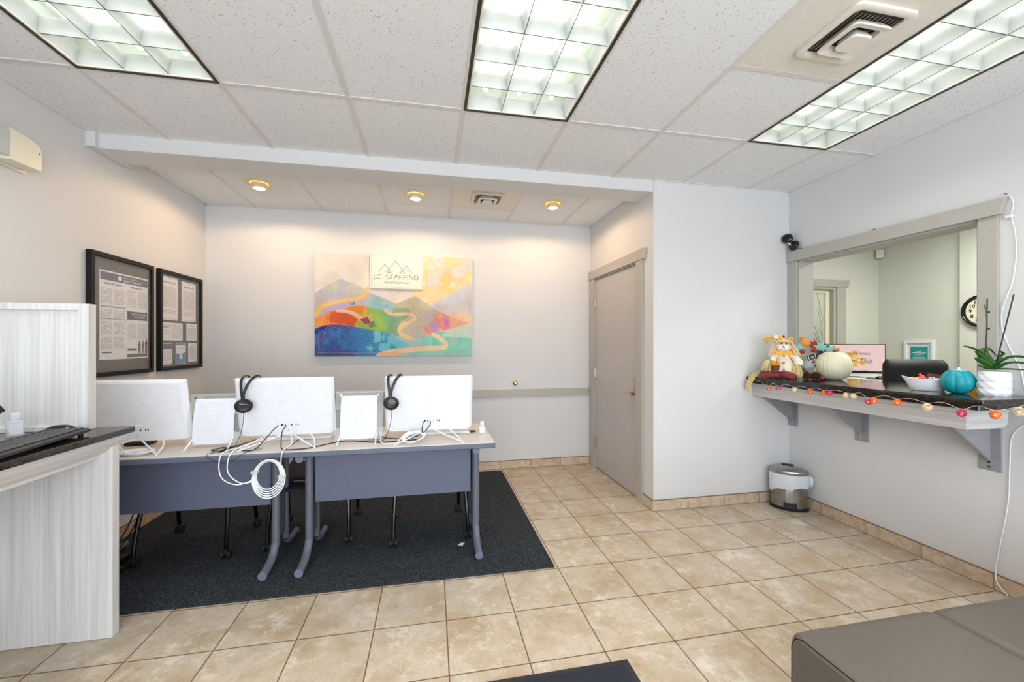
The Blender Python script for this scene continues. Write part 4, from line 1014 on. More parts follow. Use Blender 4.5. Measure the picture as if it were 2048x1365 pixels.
# ---------------- headphones hooked over the monitors
def headphones(xc, yt, zt, label):
    t = thing('headphones', label, 'headphones', (xc, yt, zt), 0, 'black wired headphones hanging on the computers')
    # top edge of the shell at (yt, zt); cup hangs on the near side
    for dx in (-.012, .016):
        m = MB(); top = xc+dx*2.2+.01; bot = xc+dx*.25-.005
        m.tube([(bot, yt-.052, zt-.125), (bot+dx*.2, yt-.056, zt-.085), (xc+dx*1.5, yt-.045, zt-.025), (top, yt-.020, zt+.006), (top+.012, yt+.02, zt+.010), (top+.01, yt+.05, zt-.03), (top, yt+.058, zt-.08)], .0078, 8, smooth=5, flat=.45)
        m.build('headband_strap', 'black', t, smooth=True)
    MB().box(xc-.014, xc+.006, yt-.060, yt-.047, zt-.138, zt-.10).build('slider', 'black', t, bevel=.003)
    T = Matrix.Translation((xc+.002, yt-.060, zt-.158)) @ Matrix.Rotation(math.radians(-32), 4, 'X') @ Matrix.Rotation(math.radians(14), 4, 'Z')
    m = MB().tf(T @ Matrix.Rotation(PI/2, 4, 'X'))
    m.lathe([(.024, .016), (.040, .010), (.047, 0), (.046, -.012), (.036, -.02), (.001, -.021)][::-1], n=36, sy=.92); e = m.build('earcup', 'black', t, smooth=True)
    m = MB().tf(T @ Matrix.Rotation(PI/2, 4, 'X')).lathe([(.0235, .017), (.0235, .0155)][::-1], n=28, sy=.92); m.build('earcup_cap', 'black_gloss', e, smooth=True)
    m = MB().tf(T); m.text('Panasonic', .0095, FACE_Y((0, -.0178, .002)), 'CENTER', .0002, 0); m.build('logo_text', 'ink', e)
    m = MB().tf(Matrix.Translation((xc+.01, yt+.075, zt-.13))); m.add(*(lambda q: (q.v, q.f))(MB().tf(Matrix.Rotation(PI/2, 4, 'X')).lathe([(.001, -.02), (.036, -.02), (.047, -.01), (.045, .006), (.03, .014)], n=28))); m.build('rear_earcup', 'black', t, smooth=True)
    x = xc+.006
    m = MB().tube([(x, yt-.07, zt-.20), (x-.004, yt-.068, zt-.26), (x-.022, yt-.062, zt-.33), (x-.045, yt-.05, zt-.38), (x-.062, yt-.045, TZ+.012), (x-.10, yt-.02, TZ+.004)], .0016, 6, smooth=5)
    m.build('headphone_cord', 'black_cord', t, smooth=True)
    return t
headphones(MX[1]-.205, MY[1]+.145, TZ+.408, 'black headphones hooked over the middle computer')
headphones(MX[2]-.232, MY[2]+.145, TZ+.405, 'black headphones hooked over the rightmost computer')

def cable(name, pts, r, mat, label, cat='cable', sm=6, group=None):
    return solo(MB().tube(pts, r, 7, smooth=sm), name, mat, label, cat, pts[0], group, smooth=True)
random.seed(11)
# coiled network cable hanging over the table edge
t = thing('coiled_cable', 'coiled white network cable hanging over the front edge between the tables', 'cable', (-.865, 2.50, .60))
cx, cy, cz = -.887, 2.475, TZ-.118; m = MB()
for k in range(5):
    R = .063+.006*k; pts = [(cx+R*math.cos(a)*.95+(k-2)*.002, cy-.004*k+.012*math.sin(a), cz+R*1.18*math.sin(a)-.004*k) for a in [2*PI*i/28 for i in range(28)]]
    m.tube(pts, .0034, 6, closed=True)
m.build('coil', 'white_cord', t, smooth=True)
MB().box(cx-.085, cx-.05, cy-.026, cy+.008, cz+.018, cz+.03).build('tie', 'clear_cord', t, bevel=.003); MB().box(cx+.05, cx+.085, cy-.026, cy+.008, cz-.012, cz).build('tie', 'clear_cord', t, bevel=.003)
MB().tube([(cx+.06, cy+.0, cz+.045), (cx+.065, cy+.01, TZ+.008), (cx+.085, cy+.10, TZ+.03), (MX[1]+.03, 2.68, TZ+.09), (MX[1]+.027, 2.70, TZ+.115)], .003, 7, smooth=6).build('cable_lead', 'white_cord', t, smooth=True)
MB().tube([(cx-.06, cy-.01, cz-.02), (cx-.13, cy-.02, cz-.03), (cx-.20, cy-.01, cz+.03), (cx-.20, cy+.02, TZ+.006), (cx-.15, cy+.09, TZ+.035), (cx-.06, cy+.22, TZ+.045), (cx-.0, cy+.3, TZ+.012)], .003, 7, smooth=6).build('cable_lead', 'white_cord', t, smooth=True)
MB().tube([(cx-.06, cy-.01, cz-.012), (cx-.15, cy-.025, cz-.035), (cx-.235, cy-.01, cz+.01), (cx-.245, cy+.02, TZ+.005), (cx-.19, cy+.12, TZ+.018), (cx-.21, cy+.30, TZ+.006)], .003, 7, smooth=6).build('cable_lead', 'white_cord', t, smooth=True)
t = thing('coiled_cable', 'white cable coil lying on the table under the rightmost computer', 'cable', (-.115, 2.58, TZ))
cx, cy, cz = -.112, 2.585, TZ+.03; m = MB()
for k in range(4):
    R = .05+.006*k; pts = [(cx+R*math.cos(a)*1.0+.02*math.sin(a), cy+R*math.sin(a)*.8, cz+.022*math.sin(a)+k*.003) for a in [2*PI*i/24 for i in range(24)]]
    m.tube(pts, .003, 6, closed=True)
m.build('coil', 'white_cord', t, smooth=True)
MB().tube([(cx-.04, cy, TZ+.02), (cx-.12, cy-.02, TZ+.005), (cx-.19, cy+.01, TZ+.005), (cx-.2, cy+.1, TZ+.03), (cx-.15, cy+.17, TZ+.05)], .003, 7, smooth=6).build('cable_lead', 'white_cord', t, smooth=True)
MB().tube([(cx+.04, cy+.02, TZ+.04), (cx+.08, cy+.08, TZ+.08), (MX[2]+.03, 2.70, TZ+.115)], .0028, 7, smooth=6).build('cable_lead', 'white_cord', t, smooth=True)
t = thing('coiled_cable', 'white cable coil beside the granite counter under the leftmost computer', 'cable', (-1.60, 2.60, TZ)); m = MB()
for k in range(5):
    R = .045+.006*k; m.tube([(-1.60+R*1.2*math.cos(a), 2.60+R*.8*math.sin(a), TZ+.006+k*.003) for a in [2*PI*i/24 for i in range(24)]], .0032, 6, closed=True)
m.build('coil', 'white_cord', t, smooth=True)
MB().tube([(-1.65, 2.60, TZ+.01), (-1.67, 2.585, TZ+.06), (-1.66, 2.60, TZ+.11), (-1.63, 2.66, TZ+.15), (-1.61, 2.69, TZ+.135)], .003, 7, smooth=6).build('cable_lead', 'white_cord', t, smooth=True)
# black leads, each part of the computer it feeds
for k_, o_ in enumerate((ai, ai2, ai3)): INV[o_.name] = Matrix.Translation((-MX[k_], -MY[k_], -TZ))
def lead(root, pts, r): return MB().tube(pts, r, 7, smooth=6).build('power_cord', 'black_cord', root, smooth=True)
def yb(x): return 2.70
lead(ai2, [(MX[1]-.035, 2.685, TZ+.118), (MX[1]-.06, 2.66, TZ+.09), (MX[1]-.115, 2.59, TZ+.012), (MX[1]-.15, 2.555, TZ+.004), (MX[1]-.24, 2.60, TZ+.004), (MX[1]-.30, 2.57, TZ+.004), (MX[1]-.2, 2.9, TZ+.004)], .0028)
lead(ai2, [(MX[1]+.008, 2.685, TZ+.115), (MX[1]-.004, 2.655, TZ+.085), (MX[1]+.008, 2.60, TZ+.03), (MX[1]+.03, 2.555, TZ+.004), (MX[1]+.10, 2.535, TZ+.004), (MX[1]+.18, 2.56, TZ+.004), (MX[1]+.28, 2.66, TZ+.004), (MX[1]+.36, 2.70, TZ+.004), (MX[1]+.55, 2.62, TZ+.004), (MX[1]+.66, 2.63, TZ+.004), (MX[2]-.08, 2.65, TZ+.004)], .0030)
lead(ai3, [(MX[2]-.038, 2.66, TZ+.115), (MX[2]-.045, 2.64, TZ+.08), (MX[2]-.05, 2.60, TZ+.02), (MX[2]-.08, 2.60, TZ+.003)], .0028)
lead(ai3, [(MX[2]+.006, 2.66, TZ+.115), (MX[2], 2.64, TZ+.09), (MX[2]-.05, 2.62, TZ+.045), (MX[2]-.14, 2.66, TZ+.01), (MX[2]-.26, 2.72, TZ+.004)], .0030)
for k, (x, y) in enumerate(((MX[1]-.29, 2.60),)):
    pts = [(x+(.09-.002*i)*math.cos(i*.9)*(.6+.4*random.random()), y+.045*math.sin(i*.9+.4)*(.5+.5*random.random()), TZ+.004+.012*random.random()) for i in range(22)]
    pts += [(x-.04, 2.51, TZ+.006), (x-.02, 2.493, TZ-.02), (x+.06, 2.49, TZ-.045), (x+.12, 2.493, TZ-.01), (x+.15, 2.52, TZ+.006), (x+.2, 2.6, TZ+.004)]
    cable('tangled_cord', pts, .0016, 'black_cord', 'tangle of thin black headphone cord on the front edge of the left-hand table', sm=5)
pts = [(-.34+.06*math.cos(i*1.1), 2.72+.03*math.sin(i*1.1), TZ+.004+.008*random.random()) for i in range(12)]
cable('tangled_cord', pts, .0016, 'black_cord', 'small loop of black cord beside the right paper stand', sm=5)
bottle((.335, 2.765, TZ), .045, .028, .082, 0, 'clear sanitizer bottle standing at the right end of the tables', 'paper')
m = MB().tube([(.175, 2.80, TZ+.008), (.20, 2.80, TZ+.009), (.275, 2.805, TZ+.009), (.295, 2.806, TZ+.008)], .007, 10, rad=[.003, .007, .0075, .006]); solo(m, 'box_cutter', 'dark_metal', 'dark grey utility knife lying beside the sanitizer bottle on the table', 'knife', (.235, 2.80, TZ), smooth=True)
solo(MB().box(-1.80, -1.67, 2.82, 2.90, TZ+.0005, TZ+.02), 'card_reader', 'black', 'flat black box under the leftmost computer beside the counter', 'box', (-1.73, 2.86, TZ), bevel=.003)
# floor clutter left of the first chair
t = thing('power_strip', 'black power strip with a green light on the carpet behind the counter panel', 'power strip', (-1.80, 2.78, .009))
MB().box(-1.88, -1.76, 2.70, 2.76, .0095, .045).build('strip_body', 'black', t, bevel=.004); MB().ball((-1.785, 2.70, .03), .004).build('green_light', 'green_led', t, smooth=True)
t = thing('power_adapter', 'dark power adapter brick on the carpet near the leftmost chair caster', 'adapter', (-1.86, 2.9, .009)); MB().box(-1.93, -1.83, 2.86, 2.92, .0095, .05).build('adapter_body', 'black', t, bevel=.006)
MB().box(-1.925, -1.89, 2.8595, 2.8600, .02, .04).build('adapter_label', 'capgrey', t)
cable('hanging_cord', [(-1.86, 3.08, .66), (-1.87, 3.08, .4), (-1.90, 3.05, .22), (-1.93, 2.98, .10), (-1.98, 2.9, .03), (-2.03, 2.85, .014)], .004, 'black_cord', 'left of two dark cords hanging behind the left-hand table', group='cords hanging behind the left table')
cable('hanging_cord', [(-1.80, 3.08, .66), (-1.81, 3.08, .42), (-1.86, 3.06, .24), (-1.89, 3.0, .12), (-1.94, 2.93, .02)], .004, 'black_cord', 'right of two dark cords hanging behind the left-hand table', group='cords hanging behind the left table')
cable('hanging_cord', [(-1.90, 2.72, .45), (-1.83, 2.72, .36), (-1.80, 2.72, .28), (-1.86, 2.72, .2), (-1.95, 2.75, .12)], .0035, 'black_cord', 'short black cord loop just behind the counter end panel')
m = MB().tube([(XL+.03, 2.5, .035), (XL+.03, 3.1, .035)], .02, 8); solo(m, 'cable_cover', 'nickel', 'grey cable raceway on the floor along the left wall', 'cable cover', (XL+.03, 2.8, .01), smooth=True)
m = MB(); m.add([(.168, 2.71, .0095), (.198, 2.70, .0095), (.215, 2.735, .0095), (.19, 2.738, .0095), (.168, 2.71, .0105), (.198, 2.70, .0105), (.215, 2.735, .0105), (.19, 2.738, .0105)], [(3, 2, 1, 0), (4, 5, 6, 7), (0, 1, 5, 4), (1, 2, 6, 5), (2, 3, 7, 6), (3, 0, 4, 7)])
solo(m, 'paper_scrap', 'paper', 'small white paper scrap on the charcoal carpet', 'paper scrap', (.19, 2.72, .009))
# ================================================================== bench
t = thing('bench', 'taupe upholstered bench in the bottom right corner', 'bench', (1.9, .8, 0))
def cushion(x0, x1):
    y0, y1, z1, r = .50, 1.09, .452, .045
    V = []; m = MB(); pr = [(y0, .09), (y0, z1-r)]+[(y0+r-r*math.cos(a), z1-r+r*math.sin(a)) for a in [PI/2*i/5 for i in range(1, 6)]]+[(y1-r+r*math.sin(a), z1-r+r*math.cos(a)) for a in [PI/2*i/5 for i in range(0, 6)]]+[(y1, .09)]
    n = len(pr); ins = [(0, .02), (.006, .008), (.018, .001), (.04, 0)]
    R_ = []
    for d, e in ins: R_.append([(x0+d, y+(e if y < .8 else -e), z-(e if z > .2 else 0)) for y, z in pr])
    for d, e in ins[::-1]: R_.append([(x1-d, y+(e if y < .8 else -e), z-(e if z > .2 else 0)) for y, z in pr])
    loft(m, R_); m.add(R_[0], [tuple(range(n))[::-1]]); m.add(R_[-1], [tuple(range(n))]); return m
cushion(1.098, 1.650).build('seat_module', 'fabric', t, smooth=True, angle=60)
cushion(1.652, 2.206).build('seat_module', 'fabric', t, smooth=True, angle=60)
cushion(2.208, 2.76).build('seat_module', 'fabric', t, smooth=True, angle=60)
MB().tube([(1.1035, .511, .10), (1.1035, .511, .40), (1.1035, .522, .426), (1.1035, .55, .4405), (1.1035, 1.042, .4405), (1.1035, 1.066, .428), (1.1035, 1.079, .40), (1.1035, 1.079, .10)], .0022, 6).build('piping', 'black_frame', t, smooth=True)
for x in (1.16, 2.70):
    for y in (.56, 1.03): MB().cyl((x, y, .0005), (x, y, .091), .02, n=14).build('leg', 'black', t, smooth=True)
# ================================================================== trash can
t = thing('trash_can', 'small oval steel pedal bin with white liner in the room corner', 'trash can', (2.872, 2.838, 0), math.radians(-40))
T = Matrix.Translation((2.872, 2.838, 0)) @ Matrix.Rotation(math.radians(-40), 4, 'Z')
sx, sy = .131, .093
def ell(mb, prof, n=48): return mb.lathe(prof, n=n, sx=sx, sy=sy)
ell(MB().tf(T), [(1.0, .0005), (1.04, .004), (1.04, .022), (1.0, .026)]).build('base_ring', 'black', t, smooth=True)
ell(MB().tf(T), [(.985, .022), (.985, .27), (.97, .272)]).build('bin_body', 'steel', t, smooth=True)
m = MB().tf(T); n = 48; V = []; F = []; pr = [(1.03, 0.), (1.07, .25), (1.055, .5), (1.075, .75), (1.04, 1.)]
for j, (r, v) in enumerate(pr):
    for k in range(n):
        a = 2*PI*k/n; low = .155+.03*math.sin(a*1+2.4)+.006*math.sin(5*a); z = low+(.288-low)*v; w_ = 1+.012*math.sin(11*a+j)
        V.append((math.cos(a)*sx*r*w_, math.sin(a)*sy*r*w_, z))
for j in range(len(pr)-1):
    for k in range(n): F.append((j*n+k, j*n+(k+1) % n, (j+1)*n+(k+1) % n, (j+1)*n+k))
ln = m.add(V, F).build('bin_liner', 'bag', t, smooth=True)
MB().tf(T).ball((sx*1.13, .0, .235), .017, .03, .045, 14, 10).build('liner_knot', 'bag', ln, smooth=True)
ell(MB().tf(T), [(1.01, .284), (1.035, .288), (1.035, .305), (1.0, .316), (.8, .325), (.4, .33), (.02, .331)]).build('lid', 'steel', t, smooth=True)
MB().tf(T).box(-.04, .04, .078, .104, .31, .334).build('lid_hinge', 'black', t, bevel=.003)
p = MB().tf(T).box(-.045, .045, -.102, -.06, .022, .066).build('pedal_recess', 'black', t, bevel=.003)
MB().tf(T).box(-.032, .032, -.115, -.095, .033, .046).build('pedal', 'mat_board', p, bevel=.003)

# ================================================================== reception counter in the right wall
GZ = 1.07
t = thing('reception_counter', 'dark granite reception ledge with whitewashed apron on the right wall', 'counter', (2.9, 2.2, .9))
gx0, gy0 = 2.60, 1.483
MB().prism([(gx0, gy0+.005), (gx0+.005, gy0), (XR-.001, gy0), (XR-.001, OY0+.001), (XR+.21, OY0+.001), (XR+.21, OY1-.001), (XR-.001, OY1-.001), (XR-.001, YF-.001), (gx0, YF-.001)], 2, GZ-.029, GZ).build('granite_top', 'granite', t, bevel=.003)
MB().prism([(gx0+.035, gy0+.04), (gx0+.04, gy0+.035), (XR-.001, gy0+.035), (XR-.001, YF-.001), (gx0+.035, YF-.001)], 2, GZ-.057, GZ-.0292).build('granite_underlay', 'granite', t)
az1, az0 = GZ-.0572, .905
MB().box(2.655, 2.675, 1.578, YF-.001, az0, az1-.022).box(2.648, 2.675, 1.571, YF-.001, az1-.022, az1).build('front_apron', 'ledge_y', t, bevel=.002)
m = MB().prism([(2.6755, az0), (2.90, az0), (2.94, az0+.02), (2.94, az1-.022), (2.6755, az1-.022)], 1, 1.578, 1.596); m.box(2.6755, 2.95, 1.571, 1.596, az1-.022, az1); m.build('end_apron', 'wood_x', t, bevel=.002)
for y in (1.692, 2.374, 2.94):
    b = MB().box(XR-.008, XR-.0005, y-.047, min(y+.047, YF-.002), .645, az0).build('bracket', 'bracket', t, bevel=.0015)
    yy = min(y, YF-.05)
    MB().prism([(XR-.0082, az0-.01), (XR-.0082, .70), (XR-.02, .70), (2.74, az0-.01)], 1, yy-.004, yy+.004).box(2.70, XR-.0082, yy-.035, yy+.035, az0-.008, az0-.0005).build('bracket_web', 'bracket', b)
    MB().tube([(XR-.0125, yy, .70), (2.745, yy, az0-.012)], .013, 8, flat=.35).build('bracket_brace', 'bracket', b, smooth=True)
    for z in (.665, .69): MB().cyl((XR-.012, yy, z), (XR-.008, yy, z), .006, n=12).build('bolt', 'chrome', b, smooth=True)

# string lights
t = thing('string_lights', 'string of orange, magenta and cream wire ball lights along the granite ledge', 'string lights', (2.585, 2.2, 1.03))
bulbs = [(2.586, 2.74, .992, 'orange', .019), (2.586, 2.647, 1.004, 'pink', .018), (2.586, 2.507, 1.008, 'bulb_cream', .019), (2.586, 2.384, 1.007, 'orange', .021), (2.586, 2.285, 1.010, 'orange', .019), (2.58, 2.235, 1.017, 'pink', .019),
         (2.586, 2.133, 1.012, 'bulb_cream', .020), (2.583, 2.083, 1.014, 'bulb_cream', .019), (2.586, 1.997, .992, 'pink', .020), (2.58, 1.96, 1.004, 'orange', .022), (2.586, 1.841, 1.010, 'orange', .022), (2.586, 1.699, 1.006, 'bulb_cream', .023),
         (2.590, 1.558, .996, 'pink', .022), (2.655, 1.470, 1.000, 'orange', .024), (2.80, 1.466, 1.012, 'bulb_cream', .026)]
rs = random.Random(5)
for (x, y, z, mt, r) in bulbs:
    m = MB(); r = r*.84
    for k in range(14):
        ax = Vector((rs.uniform(-1, 1), rs.uniform(-1, 1), rs.uniform(-1, 1))).normalized(); u = ax.orthogonal().normalized(); v = ax.cross(u); off = rs.uniform(-.35, .35)*r; q = math.sqrt(r*r-off*off)
        m.tube([tuple(Vector((x, y, z))+ax*off+(u*math.cos(a)+v*math.sin(a))*q) for a in [2*PI*i/16 for i in range(16)]], .0013, 4, closed=True)
    b = m.build('light_ball', mt, t, smooth=True)
    MB().ball((x, y, z-.003), r*.24, n=8, m=6).build('led_bulb', 'led', b, smooth=True)
pts = []
for i, (x, y, z, mt, r) in enumerate(bulbs):
    pts.append((x-.001, y, z+r*.84+.002))
    if i < len(bulbs)-1:
        nx, ny = bulbs[i+1][0], bulbs[i+1][1]
        if abs(ny-y) > .06: pts.append(((x+nx)/2-.004, (y+ny)/2, 1.040))
m = MB().tube([(2.592, 2.92, 1.045), (2.59, 2.84, 1.042)]+pts+[(2.87, 1.472, 1.045), (3.008, 1.50, 1.04)], .0013, 5, smooth=4); m.build('light_cord', 'clear_cord', t, smooth=True)
# white cord on the right wall
MB().tube([(3.012, 1.632, 2.128), (3.006, 1.61, 2.13), (3.012, 1.598, 2.08), (3.012, 1.606, 2.02), (3.012, 1.592, 1.93), (3.012, 1.588, 1.80), (3.012, 1.604, 1.66), (3.012, 1.640, 1.53), (3.012, 1.640, 1.42), (3.012, 1.612, 1.32), (3.012, 1.570, 1.20), (3.010, 1.545, 1.085), (3.0, 1.47, 1.05), (3.004, 1.52, .96), (3.012, 1.600, .86), (3.012, 1.612, .70), (3.012, 1.618, .5), (3.012, 1.65, .25), (3.010, 1.665, .12), (3.0, 1.655, .05), (2.995, 1.61, .006)], .0028, 7, smooth=6).build('power_cord', 'white_cord', t, smooth=True)
for (y, z, lb) in ((2.29, 2.137, 'small nail above the middle of the reception window casing'), (1.628, 2.145, 'small nail at the right end of the reception window casing'), (2.866, 2.137, 'small nail above the window casing beside the security camera')):
    solo(MB().cyl((XR, y, z), (XR-.012, y, z), .0035, n=10), 'nail', 'mat_board', lb, 'nail', (XR, y, z), 'nails above the reception window')
solo(MB().box(XR-.012, XR-.0005, 1.600, 1.632, 2.012, 2.028), 'cord_clip', 'white', 'white cord clip just below the end of the window casing header', 'clip', (XR, 1.615, 2.02), bevel=.004)
# security camera in the corner
t = thing('security_camera', 'small black security camera on the wall corner above the reception window', 'camera', (3.0, 2.93, 2.15))
m = MB().tf(Matrix.Translation((2.988, 2.905, 2.170)) @ Matrix.Rotation(-PI/2+.25, 4, 'Y')); m.lathe([(.001, -.014), (.038, -.014), (.044, -.004), (.038, .012), (.012, .016), (.001, .016)], n=28); m.build('mount_disc', 'black', t, smooth=True)
MB().tube([(2.985, 2.92, 2.17), (2.965, 2.935, 2.20), (2.955, 2.945, 2.225)], .008, 10, smooth=3).build('ball_joint', 'chrome', t, smooth=True)
m = MB().tf(Matrix.Translation((2.965, 2.945, 2.238)) @ Matrix.Rotation(1.9, 4, 'Y') @ Matrix.Rotation(-.5, 4, 'X')); m.lathe([(.001, -.022), (.028, -.022), (.040, -.012), (.041, .010), (.034, .018), (.001, .018)][::-1], n=28); m.build('camera_head', 'black_gloss', t, smooth=True)
MB().tube([(2.985, 2.91, 2.145), (2.99, 2.90, 2.135), (3.0, 2.885, 2.13)], .002, 6).build('camera_cord', 'white_cord', t, smooth=True)

# ================================================================== autumn display on the reception ledge
def VF(px, d, z=None):
    u = (px-1024)/814; c, s = math.cos(.194), math.sin(.194); X, Y = d*(u*c+s), d*(c-u*s)
    A = math.atan2(X, Y); z = GZ if z is None else z
    return (X, Y, z), -A, d/814*math.cos(math.atan(u)), d/814
def strands(mb, path, n, s0, s1, r=.0011, seed=1, jit=.3, flatz=1.):
    n = int(n*.62); r *= 1.25; jit *= 1.5; rr = random.Random(seed); P = [Vector(p) for p in path]; N = len(P)
    for k in range(n):
        a = rr.uniform(0, 2*PI); q = math.sqrt(rr.random()); t = (P[-1]-P[0]).normalized(); u = t.orthogonal().normalized(); v = t.cross(u)
        o = u*math.cos(a)*q+v*math.sin(a)*q; L = 1-rr.random()*.22; pts = []
        for i in range(N):
            f = i/(N-1)*L; j = min(int(f*(N-1)), N-2); g_ = f*(N-1)-j; b = P[j].lerp(P[j+1], g_)
            oo = o*(s0+(s1-s0)*f); oo.z *= flatz
            pts.append(tuple(b+oo+Vector((rr.uniform(-1, 1), rr.uniform(-1, 1), rr.uniform(-1, 1)))*jit*.004*(i > 0)))
        mb.tube(pts, r, 4)
    return mb
def leaf_poly(R, kind='maple'):
    if kind == 'maple': a = [(90, 1), (76, .55), (62, .62), (48, .98), (38, .5), (20, .52), (5, .9), (-8, .42), (-30, .62), (-50, .3), (-82, .34)]
    else: a = [(90, 1), (74, .78), (64, .56), (50, .78), (38, .5), (22, .62), (5, .42), (-15, .5), (-40, .34), (-70, .42), (-86, .45)]
    P = [(R*r*math.cos(math.radians(t)), R*r*math.sin(math.radians(t))) for t, r in a]
    return P+[(-x, y) for x, y in P[::-1] if abs(x) > 1e-6*R]
def add_leaf(mb, T, R, kind='maple', th=.0016, curl=.2):
    P = leaf_poly(R, kind); n = len(P); V = [(0, 0, R*.06)]+[(x, y, -curl*(x*x+y*y)/R) for x, y in P]+[(0, 0, R*.06-th)]+[(x, y, -curl*(x*x+y*y)/R-th) for x, y in P]
    V = [tuple(T @ Vector(p)) for p in V]; F = []
    for i in range(n):
        j = (i+1) % n; F += [(0, 1+i, 1+j), (n+1, n+2+j, n+2+i), (1+i, n+2+i, n+2+j, 1+j)]
    old = mb.T; mb.T = None; mb.add(V, F); mb.T = old
UP = Matrix.Rotation(PI/2, 4, 'X')
# ---- scarecrow doll
D0, rz, mx, mz = VF(1567, 3.20)
T = Matrix.Translation(D0) @ Matrix.Rotation(rz, 4, 'Z')
def q(a, b, y=0.): return ((a-700)*mx*.1099, y, (950-b)*mz*.1099)
t = thing('scarecrow_doll', 'seated straw scarecrow doll with yellow bow at the far end of the granite ledge', 'doll', D0, rz)
m = MB().tf(T); c = q(700, 660); m.lathe([(.03, .0), (.066, .012), (.074, .045), (.066, .09), (.050, .13), (.034, .17), (.02, .19)], (0, .01, .012), 40, fn=lambda a, z: 1+.018*math.cos(20*a), sy=.8).build('torso', 'doll_cloth', t, smooth=True)
c = q(700, 378); h = MB().tf(T).ball(c, .050, .046, .044, 28, 18).build('head', 'face', t, smooth=True)
for a in (672, 750):
    p = q(a, 318); MB().tf(T).ball((p[0], c[1]-.038, p[2]), .0055, .004, .0065, 10, 8).build('eye', 'black_gloss', h, smooth=True)
p = q(704, 366); MB().tf(T).prism([(p[0]-.009, p[2]-.008), (p[0]+.009, p[2]-.008), (p[0], p[2]+.010)], 1, -.050, -.043).build('nose', 'button', h)
for a in (598, 812):
    p = q(a, 390); MB().tf(T).ball((p[0], c[1]-.030, p[2]), .009, .004, .008, 12, 6).build('cheek', 'blush', h, smooth=True)
m = MB().tf(T); m.tube([(q(660, 420)[0], -.0415, q(0, 415)[2]), (q(704, 0)[0], -.0445, q(0, 432)[2]), (q(750, 0)[0], -.0415, q(0, 415)[2])], .0009, 5, smooth=4).build('mouth', 'darkink', h)
# hair
for sgn, a0, a1, nm in ((-1, 565, 460, 1), (1, 835, 960, 2)):
    m = MB().tf(T); strands(m, [q(a0+15*sgn*-1, 285, -.01), q(a0+20*sgn, 360, -.022), q((a0+a1)/2+20*sgn, 450, -.02), q(a1, 560, -.02)], 60, .012, .024, .0012, nm, .5); m.build('hair_bunch', 'hair', t)
# hat
m = MB().tf(T); m.lathe([(.058, 0), (.062, .004), (.050, .014), (.040, .028), (.020, .036), (.004, .038)], (q(690, 0)[0], .0, q(0, 292)[2]), 32, fn=lambda a, z: 1+.04*math.sin(6*a)); hat = m.build('hat', 'straw2', t, smooth=True)
m = MB().tf(T); strands(m, [q(560, 210, -.01), q(480, 215, -.015), q(400, 250, -.02), q(345, 300, -.02)], 110, .010, .030, .0012, 5, .6); m.build('hat_fringe', 'straw2', hat)
m = MB().tf(T); strands(m, [q(700, 250, -.03), q(760, 235, -.035), q(840, 225, -.03), q(885, 225, -.03)], 60, .008, .016, .0012, 6, .5); m.build('hat_fringe', 'straw2', hat)
m = MB().tf(T); strands(m, [q(560, 285, -.042), q(640, 262, -.05), q(760, 262, -.05), q(850, 290, -.042)], 50, .010, .010, .0012, 7, .5); m.build('hat_brim', 'straw', hat)
MB().tf(T).ball(q(560, 200, -.035), .020, .014, .016, 14, 10).build('burlap_patch', 'doll_cloth', hat, smooth=True)
m = MB(); add_leaf(m, T @ Matrix.Translation(q(640, 190, -.05)) @ UP @ Matrix.Rotation(.3, 4, 'Z'), .021, 'maple'); m.build('felt_leaf', 'yellow', hat)
MB().tf(T).ball(q(703, 190, -.052), .009, n=14, m=10).build('hat_berry', 'berry', hat, smooth=True)
# bow
c = q(702, 488, -.055); m = MB().tf(T)
for s_ in (-1, 1): m.prism([(c[0], c[2]+.004), (c[0]+s_*.022, c[2]+.016), (c[0]+s_*.052, c[2]+.014), (c[0]+s_*.054, c[2]-.004), (c[0]+s_*.044, c[2]-.018), (c[0]+s_*.022, c[2]-.015), (c[0], c[2]-.004)], 1, c[1]-.004, c[1]+.004)
m.build('bow', 'yellow', t, bevel=.002)
for b in (542, 662, 784):
    p = q(708, b); yy = -.052 if b > 560 else -.062
    MB().tf(T).cyl((p[0], yy+.006, p[2]), (p[0], yy-.004-(.01 if b > 600 else 0), p[2]), .0065, n=14).build('button', 'button', t, smooth=True)
# arms
a_ = MB().tf(T).tube([q(820, 520, 0), q(900, 570, -.015), q(960, 640, -.03), q(960, 700, -.035)], .026, 16, rad=[.018, .026, .030, .026], smooth=4).build('sleeve', 'doll_cloth', t, smooth=True)
m = MB().tf(T); strands(m, [q(945, 690, -.035), q(945, 780, -.04), q(935, 930, -.045)], 150, .016, .038, .0012, 8, .6); m.build('straw_hand', 'straw', a_)
a_ = MB().tf(T).tube([q(600, 520, 0), q(530, 570, -.02), q(500, 640, -.035)], .022, 16, rad=[.018, .022, .018], smooth=4).build('sleeve', 'doll_cloth', t, smooth=True)
m = MB().tf(T); strands(m, [q(470, 640, -.03), q(420, 700, -.035), q(400, 830, -.035)], 230, .030, .046, .0012, 9, .7); m.build('straw_hand', 'straw', a_)
# basket
c = q(545, 830, -.055); m = MB().tf(T)
for k in range(7): m.lathe([(.022+.0013*k+.0018, k*.0075), (.0245+.0013*k+.0018, k*.0075+.0035), (.022+.0013*k+.0018, k*.0075+.007)], c, 24)
m.build('basket', 'basket', t, smooth=True)
m = MB().tf(T); strands(m, [(c[0], c[1], c[2]+.03), (c[0]+.002, c[1], c[2]+.065), (c[0]+.004, c[1], c[2]+.085)], 110, .018, .036, .0014, 10, .6); m.build('basket_straw', 'yellow', t)
